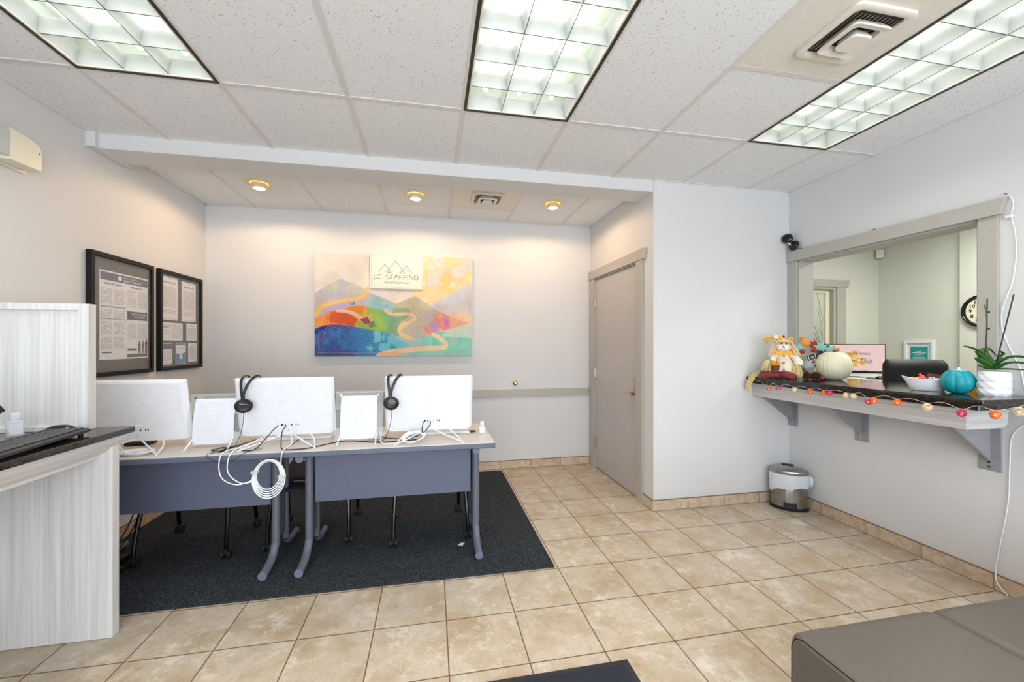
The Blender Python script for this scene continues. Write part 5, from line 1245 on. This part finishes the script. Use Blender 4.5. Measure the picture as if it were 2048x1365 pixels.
# legs
for (pa, pb, pc) in ((q(640, 900, -.03), q(480, 880, -.05), q(250, 895, -.05)), (q(640, 880, -.03), q(760, 880, -.065), q(930, 935, -.075))):
    MB().tf(T).tube([pa, pb, pc], .02, 14, rad=[.036, .038, .011], smooth=5, flat=.8).build('leg', 'maroon', t, smooth=True)
m = MB(); add_leaf(m, T @ Matrix.Translation(q(760, 862, -.093)) @ UP @ Matrix.Rotation(-.5, 4, 'Z'), .020, 'maple'); m.build('felt_leaf', 'yellow', t)
T0 = MB(); strands(T0, [(2.735, 2.79, 1.105), (2.665, 2.85, 1.108), (2.595, 2.905, 1.085), (2.575, 2.925, 1.03), (2.560, 2.935, .965)], 170, .014, .028, .0013, 12, .7); T0.build('straw_foot', 'straw', t)
# ---- welcome sign with leaves
D0, rz, mx, mz = VF(1638, 3.32); T = Matrix.Translation(D0) @ Matrix.Rotation(rz, 4, 'Z')
def q(a, b, y=0.): return ((1590+a*.0733-1638)*mx, y, GZ-GZ+1.341-GZ-(665+b*.0733-688.5)*mz)
t = thing('welcome_sign', 'autumn leaf wreath with a chalkboard Welcome banner behind the cream pumpkin', 'sign', D0, rz)
cb = q(640, 900); Rb = .142; m = MB().tf(T); V = []; F = []; n = 20; z0 = q(640, 590)[2]-Rb*1.0
for i in range(n+1):
    a = math.radians(145-110*i/n)
    for r in (Rb-.036, Rb+.002):
        for y in (-.003, .003): V.append((math.cos(a)*r*1.02, y, z0+math.sin(a)*r))
for i in range(n):
    b = i*4; F += [(b, b+4, b+6, b+2), (b+1, b+3, b+7, b+5), (b+2, b+6, b+7, b+3), (b, b+1, b+5, b+4)]
F += [(0, 2, 3, 1), (n*4, n*4+1, n*4+3, n*4+2)]
bn = m.add(V, F).build('banner', 'chalk', t)
m = MB()
cum = 0.
for chh, wd in zip('Welcome', (1., .58, .34, .52, .58, .9, .58)):
    a = math.radians(138-(cum+wd/2)*21.5); cum += wd; r = Rb-.017
    Tt = T @ Matrix.Translation((math.cos(a)*r*1.02, -.0036, z0+math.sin(a)*r)) @ R3([(1, 0, 0), (0, 0, 1), (0, -1, 0)]) @ Matrix.Rotation(a-PI/2, 4, 'Z')
    m.text(chh, .044, Tt, 'CENTER', .0010, .0003)
m.build('chalk_lettering', 'paper', bn)
m = MB().tf(T).ring((0, .008, z0+Rb*.25), .10, .007, 'y', 40, 8); m.build('twig_hoop', 'basket', t, smooth=True)
def LF(a, b, R, rot, mat, kind, y, nm='leaf', tilt=.2, lb=None):
    m = MB(); add_leaf(m, T @ Matrix.Translation(q(a, b, y)) @ UP @ Matrix.Rotation(rot, 4, 'Z') @ Matrix.Rotation(tilt, 4, 'X'), R*1.4, kind); o = m.build(nm, mat, t); o['label'] = lb or {'leaf_orange': 'orange leaf', 'leaf_red': 'red leaf', 'leaf_mint': 'mint green leaf', 'leaf_white': 'white leaf'}[mat]
for i_, (a, b, R, rot, mat, kind, y) in enumerate(((300, 330, .050, .45, 'leaf_orange', 'oak', .012), (230, 240, .036, .9, 'leaf_orange', 'oak', .02), (540, 370, .042, .05, 'leaf_red', 'maple', .02), (690, 440, .048, -.35, 'leaf_mint', 'maple', .003),
        (160, 440, .046, .8, 'leaf_mint', 'maple', .016), (190, 560, .026, .1, 'leaf_red', 'maple', .004), (520, 520, .03, -.4, 'leaf_red', 'maple', .010), (290, 900, .042, .9, 'leaf_mint', 'maple', -.004),
        (390, 960, .048, -.2, 'leaf_white', 'maple', -.010), (370, 850, .022, .3, 'leaf_white', 'maple', -.012), (500, 900, .034, -.8, 'leaf_red', 'maple', 0.0), (900, 500, .04, -.9, 'leaf_mint', 'maple', .012), (1010, 500, .038, -1.2, 'leaf_orange', 'oak', .018), (1200, 700, .045, -1.6, 'leaf_mint', 'maple', .014))):
    LF(a, b, R, rot, mat, kind, y)
MB().tf(T).box(-.11, .11, -.012, .02, .0005, .02).build('sign_base', 'basket', t, bevel=.004)
MB().tf(T).box(-.006, .006, .004, .012, .01, z0+.03).build('sign_post', 'basket', t)
# ---- cream pumpkin
def pumpkin(px, d, rx, rzz, n_rib, amp, mat, label, name, stem_mat, flat_top=.12, group=None):
    D0, rz, mx, mz = VF(px, d); t = thing(name, label, 'pumpkin', D0, rz)
    m = MB(); n = 120; pr = []
    for i in range(41):
        a = -PI/2+PI*i/40; r = math.cos(a)**.82 if 0 < i < 40 else .0; z = math.sin(a)
        dip = .20*math.exp(-(r/.28)**2) if z > 0 else .10*math.exp(-(r/.25)**2); pr.append((max(r, .004)*rx, (z*(1-dip)+.90)*rzz))
    zmin = min(z for r, z in pr); pr = [(r, z-zmin+.0005) for r, z in pr]
    f = lambda a, z: 1-amp*(1-abs(math.sin(n_rib*a/2)))**1.6+.008*math.sin(3*a+1)
    m.lathe(pr, D0, n, fn=f).build('pumpkin_body', mat, t, smooth=True, angle=80)
    return t, D0, pr[-1][1]
t, D0, zt = pumpkin(1668, 3.08, .111, .112, 24, .026, 'pumpkin', 'large cream ribbed pumpkin on the granite ledge in front of the office screen', 'pumpkin', 'stem')
T = Matrix.Translation(D0) @ Matrix.Rotation(-.8, 4, 'Z')
MB().tf(T).tube([(0, 0, zt-.005), (.002, 0, zt+.018), (-.004, 0, zt+.03)], .008, 8, rad=[.013, .008, .009]).tube([(0, 0, zt+.01), (.02, 0, zt+.024), (.032, 0, zt+.022)], .004, 6, smooth=3).tube([(0, 0, zt+.012), (-.016, -.005, zt+.008), (-.024, -.008, zt+.0)], .004, 6, smooth=3).build('stem', 'stem', t, smooth=True)
t, D0, zt = pumpkin(1916, 2.235, .0685, .069, 9, .10, 'teal', 'small teal ceramic pumpkin with white stem between candy bowl and planter', 'ceramic_pumpkin', 'stemwhite')
MB().tf(Matrix.Translation(D0)).tube([(0, 0, zt-.008), (.001, 0, zt+.008), (.004, -.004, zt+.022)], .006, 12, rad=[.012, .0065, .006]).build('stem', 'stemwhite', t, smooth=True)
# ---- pine cones and berry
def cone(px, d, h, r, label, tilt=0.):
    D0, rz, mx, mz = VF(px, d); t = thing('pine_cone', label, 'pine cone', D0, 0, 'pine cones on the ledge'); m = MB(); rr = random.Random(int(px))
    m.lathe([(r*.35, .002), (r*.5, h*.3), (r*.3, h*.75), (r*.08, h)], D0, 12); m.build('core', 'cone', t, smooth=True); m = MB()
    for k in range(54):
        f = k/54; a = k*2.39996; zr = h*(.04+.9*f); R = r*(math.sin(PI*min(1, .18+.82*f))**.7)*(1-.25*f)+.002
        L = R*.62; c = Vector((D0[0], D0[1], D0[2]+zr)); e = Vector((math.cos(a), math.sin(a), .35+.5*f)).normalized(); s_ = Vector((-math.sin(a), math.cos(a), 0)); n_ = e.cross(s_)
        b = c+Vector((math.cos(a), math.sin(a), 0))*R*.35; w_ = r*.24
        V = [b-s_*w_*.4, b+s_*w_*.4, b+e*L*.7+s_*w_, b+e*L, b+e*L*.7-s_*w_]; V2 = [v-n_*.0018 for v in V]
        m.add([tuple(v) for v in V+V2], [(0, 1, 2, 3, 4), (9, 8, 7, 6, 5)]+[(i, (i+1) % 5, 5+(i+1) % 5, 5+i) for i in range(5)])
    m.build('scales', 'cone', t)
cone(1613, 3.12, .066, .036, 'left pine cone on the ledge, beside the scarecrow straw hand')
cone(1630, 3.10, .060, .042, 'right pine cone on the ledge, tucked against the cream pumpkin')
D0, rz, mx, mz = VF(1644, 3.02); solo(MB().ball((D0[0], D0[1], GZ+.0165), .016, n=20, m=14), 'berry', 'berry', 'purple glass berry at the foot of the cream pumpkin', 'berry', D0, smooth=True)
# ---- candy bowl
D0, rz, mx, mz = VF(1855, 2.36); T = Matrix.Translation(D0) @ Matrix.Rotation(rz+.12, 4, 'Z')
t = thing('candy_bowl', 'white boat-shaped ribbed candy bowl left of the teal pumpkin', 'bowl', D0, rz+.12)
m = MB().tf(T); n = 72; V = []; F = []
pr = [(0, .0005, 0, 0), (.066, .0005, .032, 0), (.070, .005, .036, 0), (.086, .036, .046, .3), (.104, .068, .056, 1), (.101, .069, .053, 1), (.083, .040, .043, .3), (.064, .010, .032, 0), (0, .008, 0, 0)]
for j, (rx_, z, ry_, u_) in enumerate(pr):
    for k in range(n):
        a = 2*PI*k/n; ca = math.cos(a); rib = 1+(.022*math.sin(36*a+j) if 2 <= j <= 3 else 0); V.append((ca*max(rx_, .001)*rib*(1+.07*u_*abs(ca)**6), math.sin(a)*max(ry_, .001)*rib*(1-.25*abs(ca)**2), z+u_*.014*abs(ca)**3))
for j in range(len(pr)-1):
    for k in range(n): F.append((j*n+k, j*n+(k+1) % n, (j+1)*n+(k+1) % n, (j+1)*n+k))
m.add(V, F).build('bowl_body', 'ceramic', t, smooth=True, angle=50)
def candy(x, y, z, sx_, sy_, sz_, rot, mat, label, name='wrapped_candy', txt=None, group='candies in the white bowl'):
    p = tuple(T @ Vector((x, y, z))); tt = thing(name, label, 'candy', p, 0, group); Tc = Matrix.Translation(p) @ Matrix.Rotation(rz+rot[0], 4, 'Z') @ Matrix.Rotation(rot[1], 4, 'X') @ Matrix.Rotation(rot[2], 4, 'Y')
    if txt:
        MB().tf(Tc).box(-sx_, sx_, -sy_, sy_, -sz_, sz_).build('wrapper', mat, tt, bevel=.002, seg=3)
        MB().text(txt, .020, Tc @ FACE_Y((0, -sy_-.0012, -sz_*.25)), 'CENTER', .0006, .0002).build('wrapper_text', 'paper', tt)
    else:
        MB().tf(Tc).ball((0, 0, 0), sx_, sy_, sz_, 16, 10).build('candy_body', mat, tt, smooth=True)
        m = MB().tf(Tc)
        for s_ in (-1, 1): m.tube([(s_*sx_*.8, 0, 0), (s_*sx_*1.7, 0, 0)], .003, 10, rad=[.003, sy_*.9])
        m.build('wrapper_twist', mat, tt)
candy(-.045, -.012, .068, .013, .009, .009, (.4, .3, .2), 'candy_orange', 'orange wrapped candy at the left of the bowl')
candy(-.030, .014, .073, .013, .009, .009, (-.5, .1, -.3), 'candy_orange', 'orange wrapped candy behind the pink one')
candy(-.016, -.016, .072, .012, .010, .010, (.9, .2, .4), 'candy_pink', 'pink wrapped candy against the brown packet')
candy(-.022, -.004, .083, .010, .009, .009, (.1, .5, .9), 'candy_pink', 'pink wrapped candy on top of the pile')
candy(.055, .018, .080, .015, .010, .011, (.2, .3, -.5), 'candy_cream', 'cream wrapped candy at the right behind the brown packet')
candy(.032, -.004, .076, .036, .005, .020, (-.10, -.35, .14), 'candy_brown', 'brown chocolate candy packet standing in the bowl', 'candy_packet', "m&m's")
# ---- planter with orchid leaves
D0, rz, mx, mz = VF(1988, 2.13); t = thing('potted_orchid', 'leafy orchid with two stakes in a white faceted pot at the ledge end', 'potted plant', D0, rz)
m = MB(); n = 10; rows = 7; V = []; F = []; Rp, Hp = .0615, .128
for j in range(rows+1):
    for k in range(n):
        a = 2*PI*(k+.5*(j % 2))/n; r = Rp*(.93+.07*math.sin(PI*j/rows)) if j in (0, rows) else Rp*(1.03 if j % 2 else .99); V.append((D0[0]+math.cos(a)*r, D0[1]+math.sin(a)*r, D0[2]+.0005+Hp*j/rows))
for j in range(rows):
    for k in range(n):
        k2 = (k+1) % n; a, b, c, d = j*n+k, j*n+k2, (j+1)*n+k, (j+1)*n+k2
        F += [(a, b, c), (b, d, c)] if j % 2 == 0 else [(a, b, d), (a, d, c)]
F += [tuple(range(n))[::-1]]
m.add(V, F).build('pot', 'ceramic', t)
MB().lathe([(Rp*.9, Hp-.012), (Rp*.5, Hp-.006), (.002, Hp-.004)], D0, 24).build('bark', 'soil', t, smooth=True)
T = Matrix.Translation(D0) @ Matrix.Rotation(rz, 4, 'Z')
def oleaf(path, w):
    m = MB().tf(T); P = [Vector(p) for p in path]; Q = []
    for i in range(len(P)-1):
        a = P[max(i-1, 0)]; b = P[i]; c = P[i+1]; d = P[min(i+2, len(P)-1)]
        for k in range(6):
            s_ = k/6; Q.append(.5*((2*b)+(-a+c)*s_+(2*a-5*b+4*c-d)*s_*s_+(-a+3*b-3*c+d)*s_**3))
    Q.append(P[-1]); N = len(Q); V = []; F = []
    for i, p in enumerate(Q):
        tg = (Q[min(i+1, N-1)]-Q[max(i-1, 0)]).normalized(); sd = tg.cross(Vector((0, 0, 1))); sd = sd.normalized() if sd.length > .05 else Vector((0, 1, 0)); nn = sd.cross(tg).normalized()
        f = i/(N-1); ww = w*(.35+.65*math.sin(PI*min(1, f*.75+.2))**.8)*(1 if f < .85 else math.sqrt(max(0, (1-f)/.15))+.03)
        for off, up in ((-1, .35), (-.5, .08), (0, -.06), (.5, .08), (1, .35)): V.append(tuple(p+sd*ww*off+nn*ww*up))
    o = len(V)
    V += [tuple(Vector(v)-Vector((0, 0, .0022))) for v in V]
    for i in range(N-1):
        for k in range(4):
            a = i*5+k; F += [(a, a+1, a+6, a+5), (o+a+5, o+a+6, o+a+1, o+a)]
        a = i*5; F += [(a, a+5, o+a+5, o+a), (a+4, o+a+4, o+a+9, a+9)]
    F += [(0, o, o+1, 1), (1, o+1, o+2, 2), (2, o+2, o+3, 3), (3, o+3, o+4, 4)]
    m.add(V, F).build('leaf', 'orchid', t, smooth=True, angle=70)
def q(a, b, y=0.): return ((1780+a*.1978-1988)*mx, y, 1.341-GZ-(580+b*.1978-688.5)*mz)
oleaf([q(1000, 800), q(960, 700, -.01), q(860, 610, -.02), q(730, 565, -.03)], 0.0217)
oleaf([q(1010, 800, .0), q(960, 740, -.03), q(900, 670, -.05), q(850, 620, -.06)], 0.0202)
oleaf([q(1020, 800, 0), q(960, 760, -.02), q(900, 720, -.045), q(865, 685, -.06)], 0.0217)
oleaf([q(1030, 800, .01), q(1000, 720, .03), q(940, 620, .05), q(1000, 600, .06), q(1080, 680, .06)], 0.0186)
oleaf([q(1060, 800, 0), q(1110, 740, -.01), q(1220, 680, -.02), q(1345, 680, -.03), q(1420, 720, -.04)], 0.0248)
oleaf([q(1060, 805, 0), q(1130, 770, -.02), q(1240, 730, -.04), q(1400, 745, -.055)], 0.0217)
oleaf([q(1070, 800, 0), q(1150, 798, .0), q(1250, 800, .01), q(1400, 805, .02)], 0.0155)
oleaf([q(1050, 790, .02), q(1110, 720, .03), q(1140, 650, .03), q(1090, 620, .03)], 0.0279)
oleaf([q(980, 800, -.02), q(930, 780, -.04), q(880, 765, -.05)], 0.0155)
MB().tf(T).tube([q(940, 760), q(965, 600), q(978, 400), q(980, 250), q(983, 85)], .0028, 8, smooth=3).build('stake', 'stake', t, smooth=True)
MB().tf(T).tube([q(1065, 800), q(1110, 600), q(1180, 330), q(1247, 58)], .0030, 8, smooth=2).build('stake', 'stake', t, smooth=True)
MB().tf(T).tube([q(1000, 680), q(975, 520), q(978, 380), q(972, 230), q(953, 145)], .0035, 8, rad=[.0024, .0024, .0024, .003, .004], smooth=3).build('flower_stem', 'orchid', t, smooth=True)
for b in (222, 392): MB().tf(T).tube([q(978, b), q(1012, b)], .0045, 8).build('stem_clip', 'stake', t, smooth=True)
D0, rz, mx, mz = VF(1944, 2.42); m = MB().tf(Matrix.Translation(D0) @ Matrix.Rotation(rz, 4, 'Z')).box(-.03, .03, 0, .012, .0005, .062)
solo(m, 'note_pad', 'yellow', 'yellow note pad standing behind the teal pumpkin', 'note pad', D0)

# ================================================================== office beyond the window
DZ = 1.0
t = thing('office_desk', 'light grey high desk in the office carrying the computer screen', 'desk', (4.3, 3.4, 0))
MB().box(3.75, 4.95, 3.0, 3.75, DZ-.03, DZ).build('desk_top', 'office_desk', t, bevel=.003)
for x in (3.78, 4.90): MB().box(x, x+.03, 3.03, 3.72, .0005, DZ-.0305).build('desk_side', 'office_desk', t)
D0, rz, mx, mz = VF(1714, 4.15, DZ); T = Matrix.Translation(D0) @ Matrix.Rotation(rz+.35, 4, 'Z'); W = 113*4.15/814*math.cos(math.atan(.848))/math.cos(.35)*1.0; Ht = 1.341-DZ
t = thing('computer_screen', 'black framed screen with a pink floral wallpaper in the office', 'monitor', D0, rz+.35)
MB().tf(T).box(-W/2, W/2, 0, .03, .045, Ht).build('housing', 'black', t, bevel=.003)
sc = MB().tf(T).box(-W/2+.008, W/2-.008, -.0015, .001, .066, Ht-.008).build('screen', 'screen', t)
zc = (.066+Ht)/2
m = MB().tf(T); rr = random.Random(3)
for k in range(26):
    a = rr.uniform(0, 2*PI); d_ = rr.random()**.6*.075; m.prism([(-.01+d_*math.cos(a)+.022*rr.uniform(.6, 1.2)*math.cos(b), zc-.005+d_*1.05*math.sin(a)+.02*rr.uniform(.6, 1.2)*math.sin(b)) for b in [2*PI*i/7 for i in range(7)]], 1, -.0020-.00002*k, -.0016)
m.build('flower_picture', 'scr_yel', sc)
m = MB().tf(T)
for k in range(14):
    a = rr.uniform(0, 2*PI); d_ = rr.random()**.6*.055; m.prism([(-.0+d_*math.cos(a)+.014*math.cos(b), zc-.02+d_*math.sin(a)+.012*math.sin(b)) for b in [2*PI*i/7 for i in range(7)]], 1, -.0030-.00002*k, -.0026)
m.build('flower_petals', 'scr_pale', sc)
m = MB(); m.text("YOU'RE MADE", .034, T @ FACE_Y((.0, -.0036, zc+.035)), 'CENTER', 0, .0002); m.text('for This', .066, T @ FACE_Y((.022, -.0038, zc-.035)) @ Matrix(((1, .35, 0, 0), (0, 1, 0, 0), (0, 0, 1, 0), (0, 0, 0, 1))), 'CENTER', 0, .0002); m.build('screen_text', 'scr_dark', sc)
m = MB().tf(T)
for zz in (Ht-.03, Ht-.055): m.box(-W/2+.03, -W/2+.04, -.0022, -.0016, zz, zz+.01)
for k in range(14): m.box(-.11+k*.015, -.102+k*.015, -.0022, -.0016, .068, .074)
m.build('screen_icons', 'scr_icon', sc)
m = MB().tf(T).prism([(-.10, .002), (-.07, .002), (-.02, .08), (-.05, .08)], 1, .02, .032); m.box(-.12, .06, .0, .12, .0005, .006); m.build('screen_stand', 'black', t, bevel=.002)
D0, rz, mx, mz = VF(1762, 3.95, DZ); m = MB().tf(Matrix.Translation(D0) @ Matrix.Rotation(rz, 4, 'Z'))
solo(m.box(-.11, .10, -.1, .1, .0005, .004), 'mouse_pad', 'mat_board', 'dark grey mouse pad on the office desk', 'mouse pad', D0, bevel=.002)
m = MB(); m.ball((D0[0]-.01, D0[1], DZ+.0045), .05, .03, .026, 16, 10); m.v = [(a, b, max(c, DZ+.0045)) for a, b, c in m.v]; solo(m, 'computer_mouse', 'black_gloss', 'black mouse on the office desk mouse pad', 'mouse', (D0[0], D0[1], DZ+.0045), smooth=True)
# small second device left of the screen
D0, rz, mx, mz = VF(1648, 4.35, DZ); m = MB().tf(Matrix.Translation(D0) @ Matrix.Rotation(rz+.2, 4, 'Z'))
solo(m.box(-.055, .045, 0, .05, .0005, .343), 'computer_tower', 'black', 'black device standing to the left of the pink office screen', 'computer', D0, bevel=.003)
# office chair
D0, rz, mx, mz = VF(1828, 3.55, 0); t = thing('office_chair', 'black leather office chair with padded back behind the granite ledge', 'office chair', D0, rz+.35); T = Matrix.Translation(D0) @ Matrix.Rotation(rz+.35, 4, 'Z')
def pad(mb, hx, y0, y1, z0, z1, r, bow=0.):
    R_ = []
    for (i_, dz) in ((0, r), (.3, r*.3), (1, 0)):
        pass
    m2 = []
    N = 14
    for j in range(N+1):
        v = j/N; z = z0+(z1-z0)*v; e = min(1, min(v, 1-v)*(z1-z0)/r); k = math.sqrt(max(0, 1-(1-e)**2)); P = []
        for i in range(28):
            a = 2*PI*i/28; ca, sa = math.cos(a), math.sin(a); x = hx*(math.copysign(abs(ca)**.45, ca))*(.88+.12*k); y = (y0+y1)/2+(y1-y0)/2*math.copysign(abs(sa)**.7, sa)*(.25+.75*k)-bow*(x/hx)**2*.05
            P.append((x, y, z))
        m2.append(P)
    loft(mb, m2); mb.add(m2[0], [tuple(range(28))[::-1]]); mb.add(m2[-1], [tuple(range(28))]); return mb
pad(MB().tf(T), .215, -.02, .10, .62, 1.206, .075, 1.).build('backrest', 'leather', t, smooth=True, angle=80)
pad(MB().tf(T), .25, .05, .54, .44, .54, .05).build('seat', 'leather', t, smooth=True, angle=80)
for sx_ in (-1, 1): MB().tf(T).tube([(sx_*.24, .45, .48), (sx_*.30, .4, .62), (sx_*.30, .3, .70), (sx_*.29, .12, .70), (sx_*.2, .06, .72)], .02, 10, smooth=4).build('armrest', 'black', t, smooth=True)
MB().tf(T).cyl((0, .28, .08), (0, .28, .45), .03).build('gas_column', 'black', t, smooth=True)
for k in range(5):
    a = 2*PI*k/5; l = MB().tf(T).tube([(0, .28, .11), (.27*math.cos(a), .28+.27*math.sin(a), .075)], .02, 8).build('base_arm', 'black', t, smooth=True)
    MB().tf(T).cyl((.27*math.cos(a)-.02, .28+.27*math.sin(a), .0285), (.27*math.cos(a)+.02, .28+.27*math.sin(a), .0285), .028, n=14).build('caster', 'rubber', l, smooth=True)
# framed teal print on the far office wall
XW = OXF-.06 if False else OXF
def pt(px): u = (px-1024)/814; c, s = math.cos(.194), math.sin(.194); return (c-u*s)/(u*c+s)
ya, yb_ = XW*pt(1871), XW*pt(1811); dd = XW/((1841-1024)/814*math.cos(.194)+math.sin(.194)); zt = 1.341+(688.5-681)/814*dd; zb = zt-.40
t = thing('picture_frame', 'white framed teal certificate on the far office wall above the chair', 'picture', (XW, (ya+yb_)/2, zb))
e = .03
MB().box(XW-.03, XW-.001, ya, yb_, zt-e, zt).box(XW-.03, XW-.001, ya, yb_, zb, zb+e).box(XW-.03, XW-.001, ya, ya+e, zb+e, zt-e).box(XW-.03, XW-.001, yb_-e, yb_, zb+e, zt-e).build('frame', 'ceramic', t, bevel=.002)
MB().box(XW-.012, XW-.004, ya+e, yb_-e, zb+e, zt-e).build('mount', 'paper', t)
pr = MB().box(XW-.0145, XW-.0125, ya+.065, yb_-.062, zb+.085, zt-.075).build('print', 'teal_print', t)
m = MB()
for k, (w_, h_) in enumerate(((.05, .008), (.14, .012), (.10, .006), (.03, .006), (.12, .006), (.13, .006), (.13, .006), (.11, .006))): yc = (ya+yb_)/2; z = zt-.135-k*.0165; m.box(XW-.0152, XW-.0147, yc-w_/2, yc+w_/2, z, z+h_*.7)
m.build('print_text', 'paper', pr)
# wall clock
XC = OXF-.06; u = (1968-1024)/814; dd = XC/(u*math.cos(.194)+math.sin(.194)); yc = dd*(math.cos(.194)-u*math.sin(.194)); zc = 1.341+(688.5-622)/814*dd; Rc = 33.5/814*dd
t = thing('wall_clock', 'round black-rimmed wall clock half hidden by the window casing', 'clock', (XC, yc, zc))
TX = R3([(0, 1, 0), (0, 0, 1), (-1, 0, 0)], (XC, yc, zc)) @ Matrix.Scale(-1, 4, (1, 0, 0))
m = MB().tf(R3([(0, -1, 0), (0, 0, 1), (-1, 0, 0)], (XC, yc, zc)))
n = 48; prf = [(Rc, 0), (Rc, .02), (Rc*.97, .034), (Rc*.90, .036), (Rc*.84, .026), (Rc*.82, .01)]
V = [(math.cos(2*PI*k/n)*r, math.sin(2*PI*k/n)*r, z) for r, z in prf for k in range(n)]
m.add(V, [(i*n+k, i*n+(k+1) % n, (i+1)*n+(k+1) % n, (i+1)*n+k) for i in range(len(prf)-1) for k in range(n)]).build('clock_rim', 'black_gloss', t, smooth=True, angle=50)
TC = R3([(0, -1, 0), (0, 0, 1), (-1, 0, 0)], (XC, yc, zc))
m = MB().tf(TC); m.cyl((0, 0, .002), (0, 0, .010), Rc*.84, n=48); cf = m.build('clock_face', 'clockface', t)
m = MB()
for k in range(1, 13):
    a = PI/2-2*PI*k/12; m.text(str(k), Rc*.30, TC @ Matrix.Translation((math.cos(a)*Rc*.60, math.sin(a)*Rc*.60, .0106)), 'CENTER', .0012, .0003)
    p = (math.cos(a)*Rc*.78, math.sin(a)*Rc*.78)
    m.tf(TC); m.cyl((p[0], p[1], .0102), (p[0], p[1], .0110), .003, n=8); m.tf(None)
m.build('clock_numerals', 'black', cf)
MB().tf(TC).prism([(-.003, -.02), (.003, -.02), (.0035, .08), (-.0035, .08)], 2, .012, .013).build('hour_hand', 'black', cf)
MB().tf(TC).prism([(-.02, -.0025), (-.02, .0025), (.11, .002), (.11, -.002)], 2, .0135, .0145).build('minute_hand', 'black', cf)
# motion sensor in the office corner, notice on the wall
dd = OYF/(math.cos(.194)-(1756-1024)/814*math.sin(.194)); zs = 1.341+(688.5-510)/814*dd
m = MB().prism([(OXF-.055, OYF-.001), (OXF-.001, OYF-.055), (OXF-.03, OYF-.085), (OXF-.085, OYF-.03)], 2, zs-.052, zs+.052)
t = thing('motion_sensor', 'small white motion sensor high in the office corner', 'sensor', (OXF-.05, OYF-.05, zs)); m.build('sensor_body', 'white', t, bevel=.006)
MB().prism([(OXF-.078, OYF-.036), (OXF-.036, OYF-.078), (OXF-.040, OYF-.082), (OXF-.082, OYF-.040)], 2, zs-.038, zs+.01).build('sensor_lens', 'cream', t)
ya = (OXF-.06)*pt(1927); dd = (OXF-.06)/((1922-1024)/814*math.cos(.194)+math.sin(.194))
m = MB().mat(0).box(OXF-.003-.06*0, OXF-.001, OXF*pt(1928), OXF*pt(1917), 1.341-49.5/814*dd, 1.341-29.5/814*dd)
m.mat(1)
for k in range(6): z = 1.341-(33+k*2.4)/814*dd; m.box(OXF-.0036, OXF-.003, OXF*pt(1926.5), OXF*pt(1918.5), z, z+.005)
solo(m, 'wall_notice', ['green_hall', 'teal_print'], 'tiny pale green notice on the far office wall above the teal pumpkin', 'notice', (OXF-.003, OXF*pt(1922), 1.1))
# twigs in a vase in the hallway
t = thing('twig_vase', 'tall bare dry twigs standing beyond the office doorway', 'dried branches', (5.42, 4.75, 0)); rr = random.Random(9)
MB().lathe([(.07, .0005), (.10, .1), (.09, .35), (.05, .5), (.06, .56)], (5.42, 4.75, 0), 28).build('vase', 'mat_board', t, smooth=True)
m = MB()
for k in range(15):
    x = 5.42; z = .5; lean = rr.uniform(-.75, -.05) if k < 11 else rr.uniform(-.9, -.5); top = rr.uniform(1.35, 1.85) if k > 1 else 2.3; yy = rr.uniform(-.1, .1); L = top-z
    base = (5.50+rr.uniform(-.02, .03)); pts = [(base, 4.75, z), (base+lean*.12, 4.75+yy*.3, z+L*.35), (base+lean*.38, 4.75+yy*.6, z+L*.7), (base+lean*.75, 4.75+yy, z+L)]
    m.tube(pts, .003, 5, smooth=4, rad=[.0045, .004, .003, .0014])
    for j in range(3):
        f = rr.uniform(.4, .9); px_ = base+lean*(.12+f*.5); pz = z+L*(.3+.6*f); m.tube([(px_, 4.75+yy*f, pz), (px_+rr.uniform(-.02, .10), 4.75+yy, pz+rr.uniform(.08, .2))], .0015, 4)
m.build('twigs', 'twig', t, smooth=True)
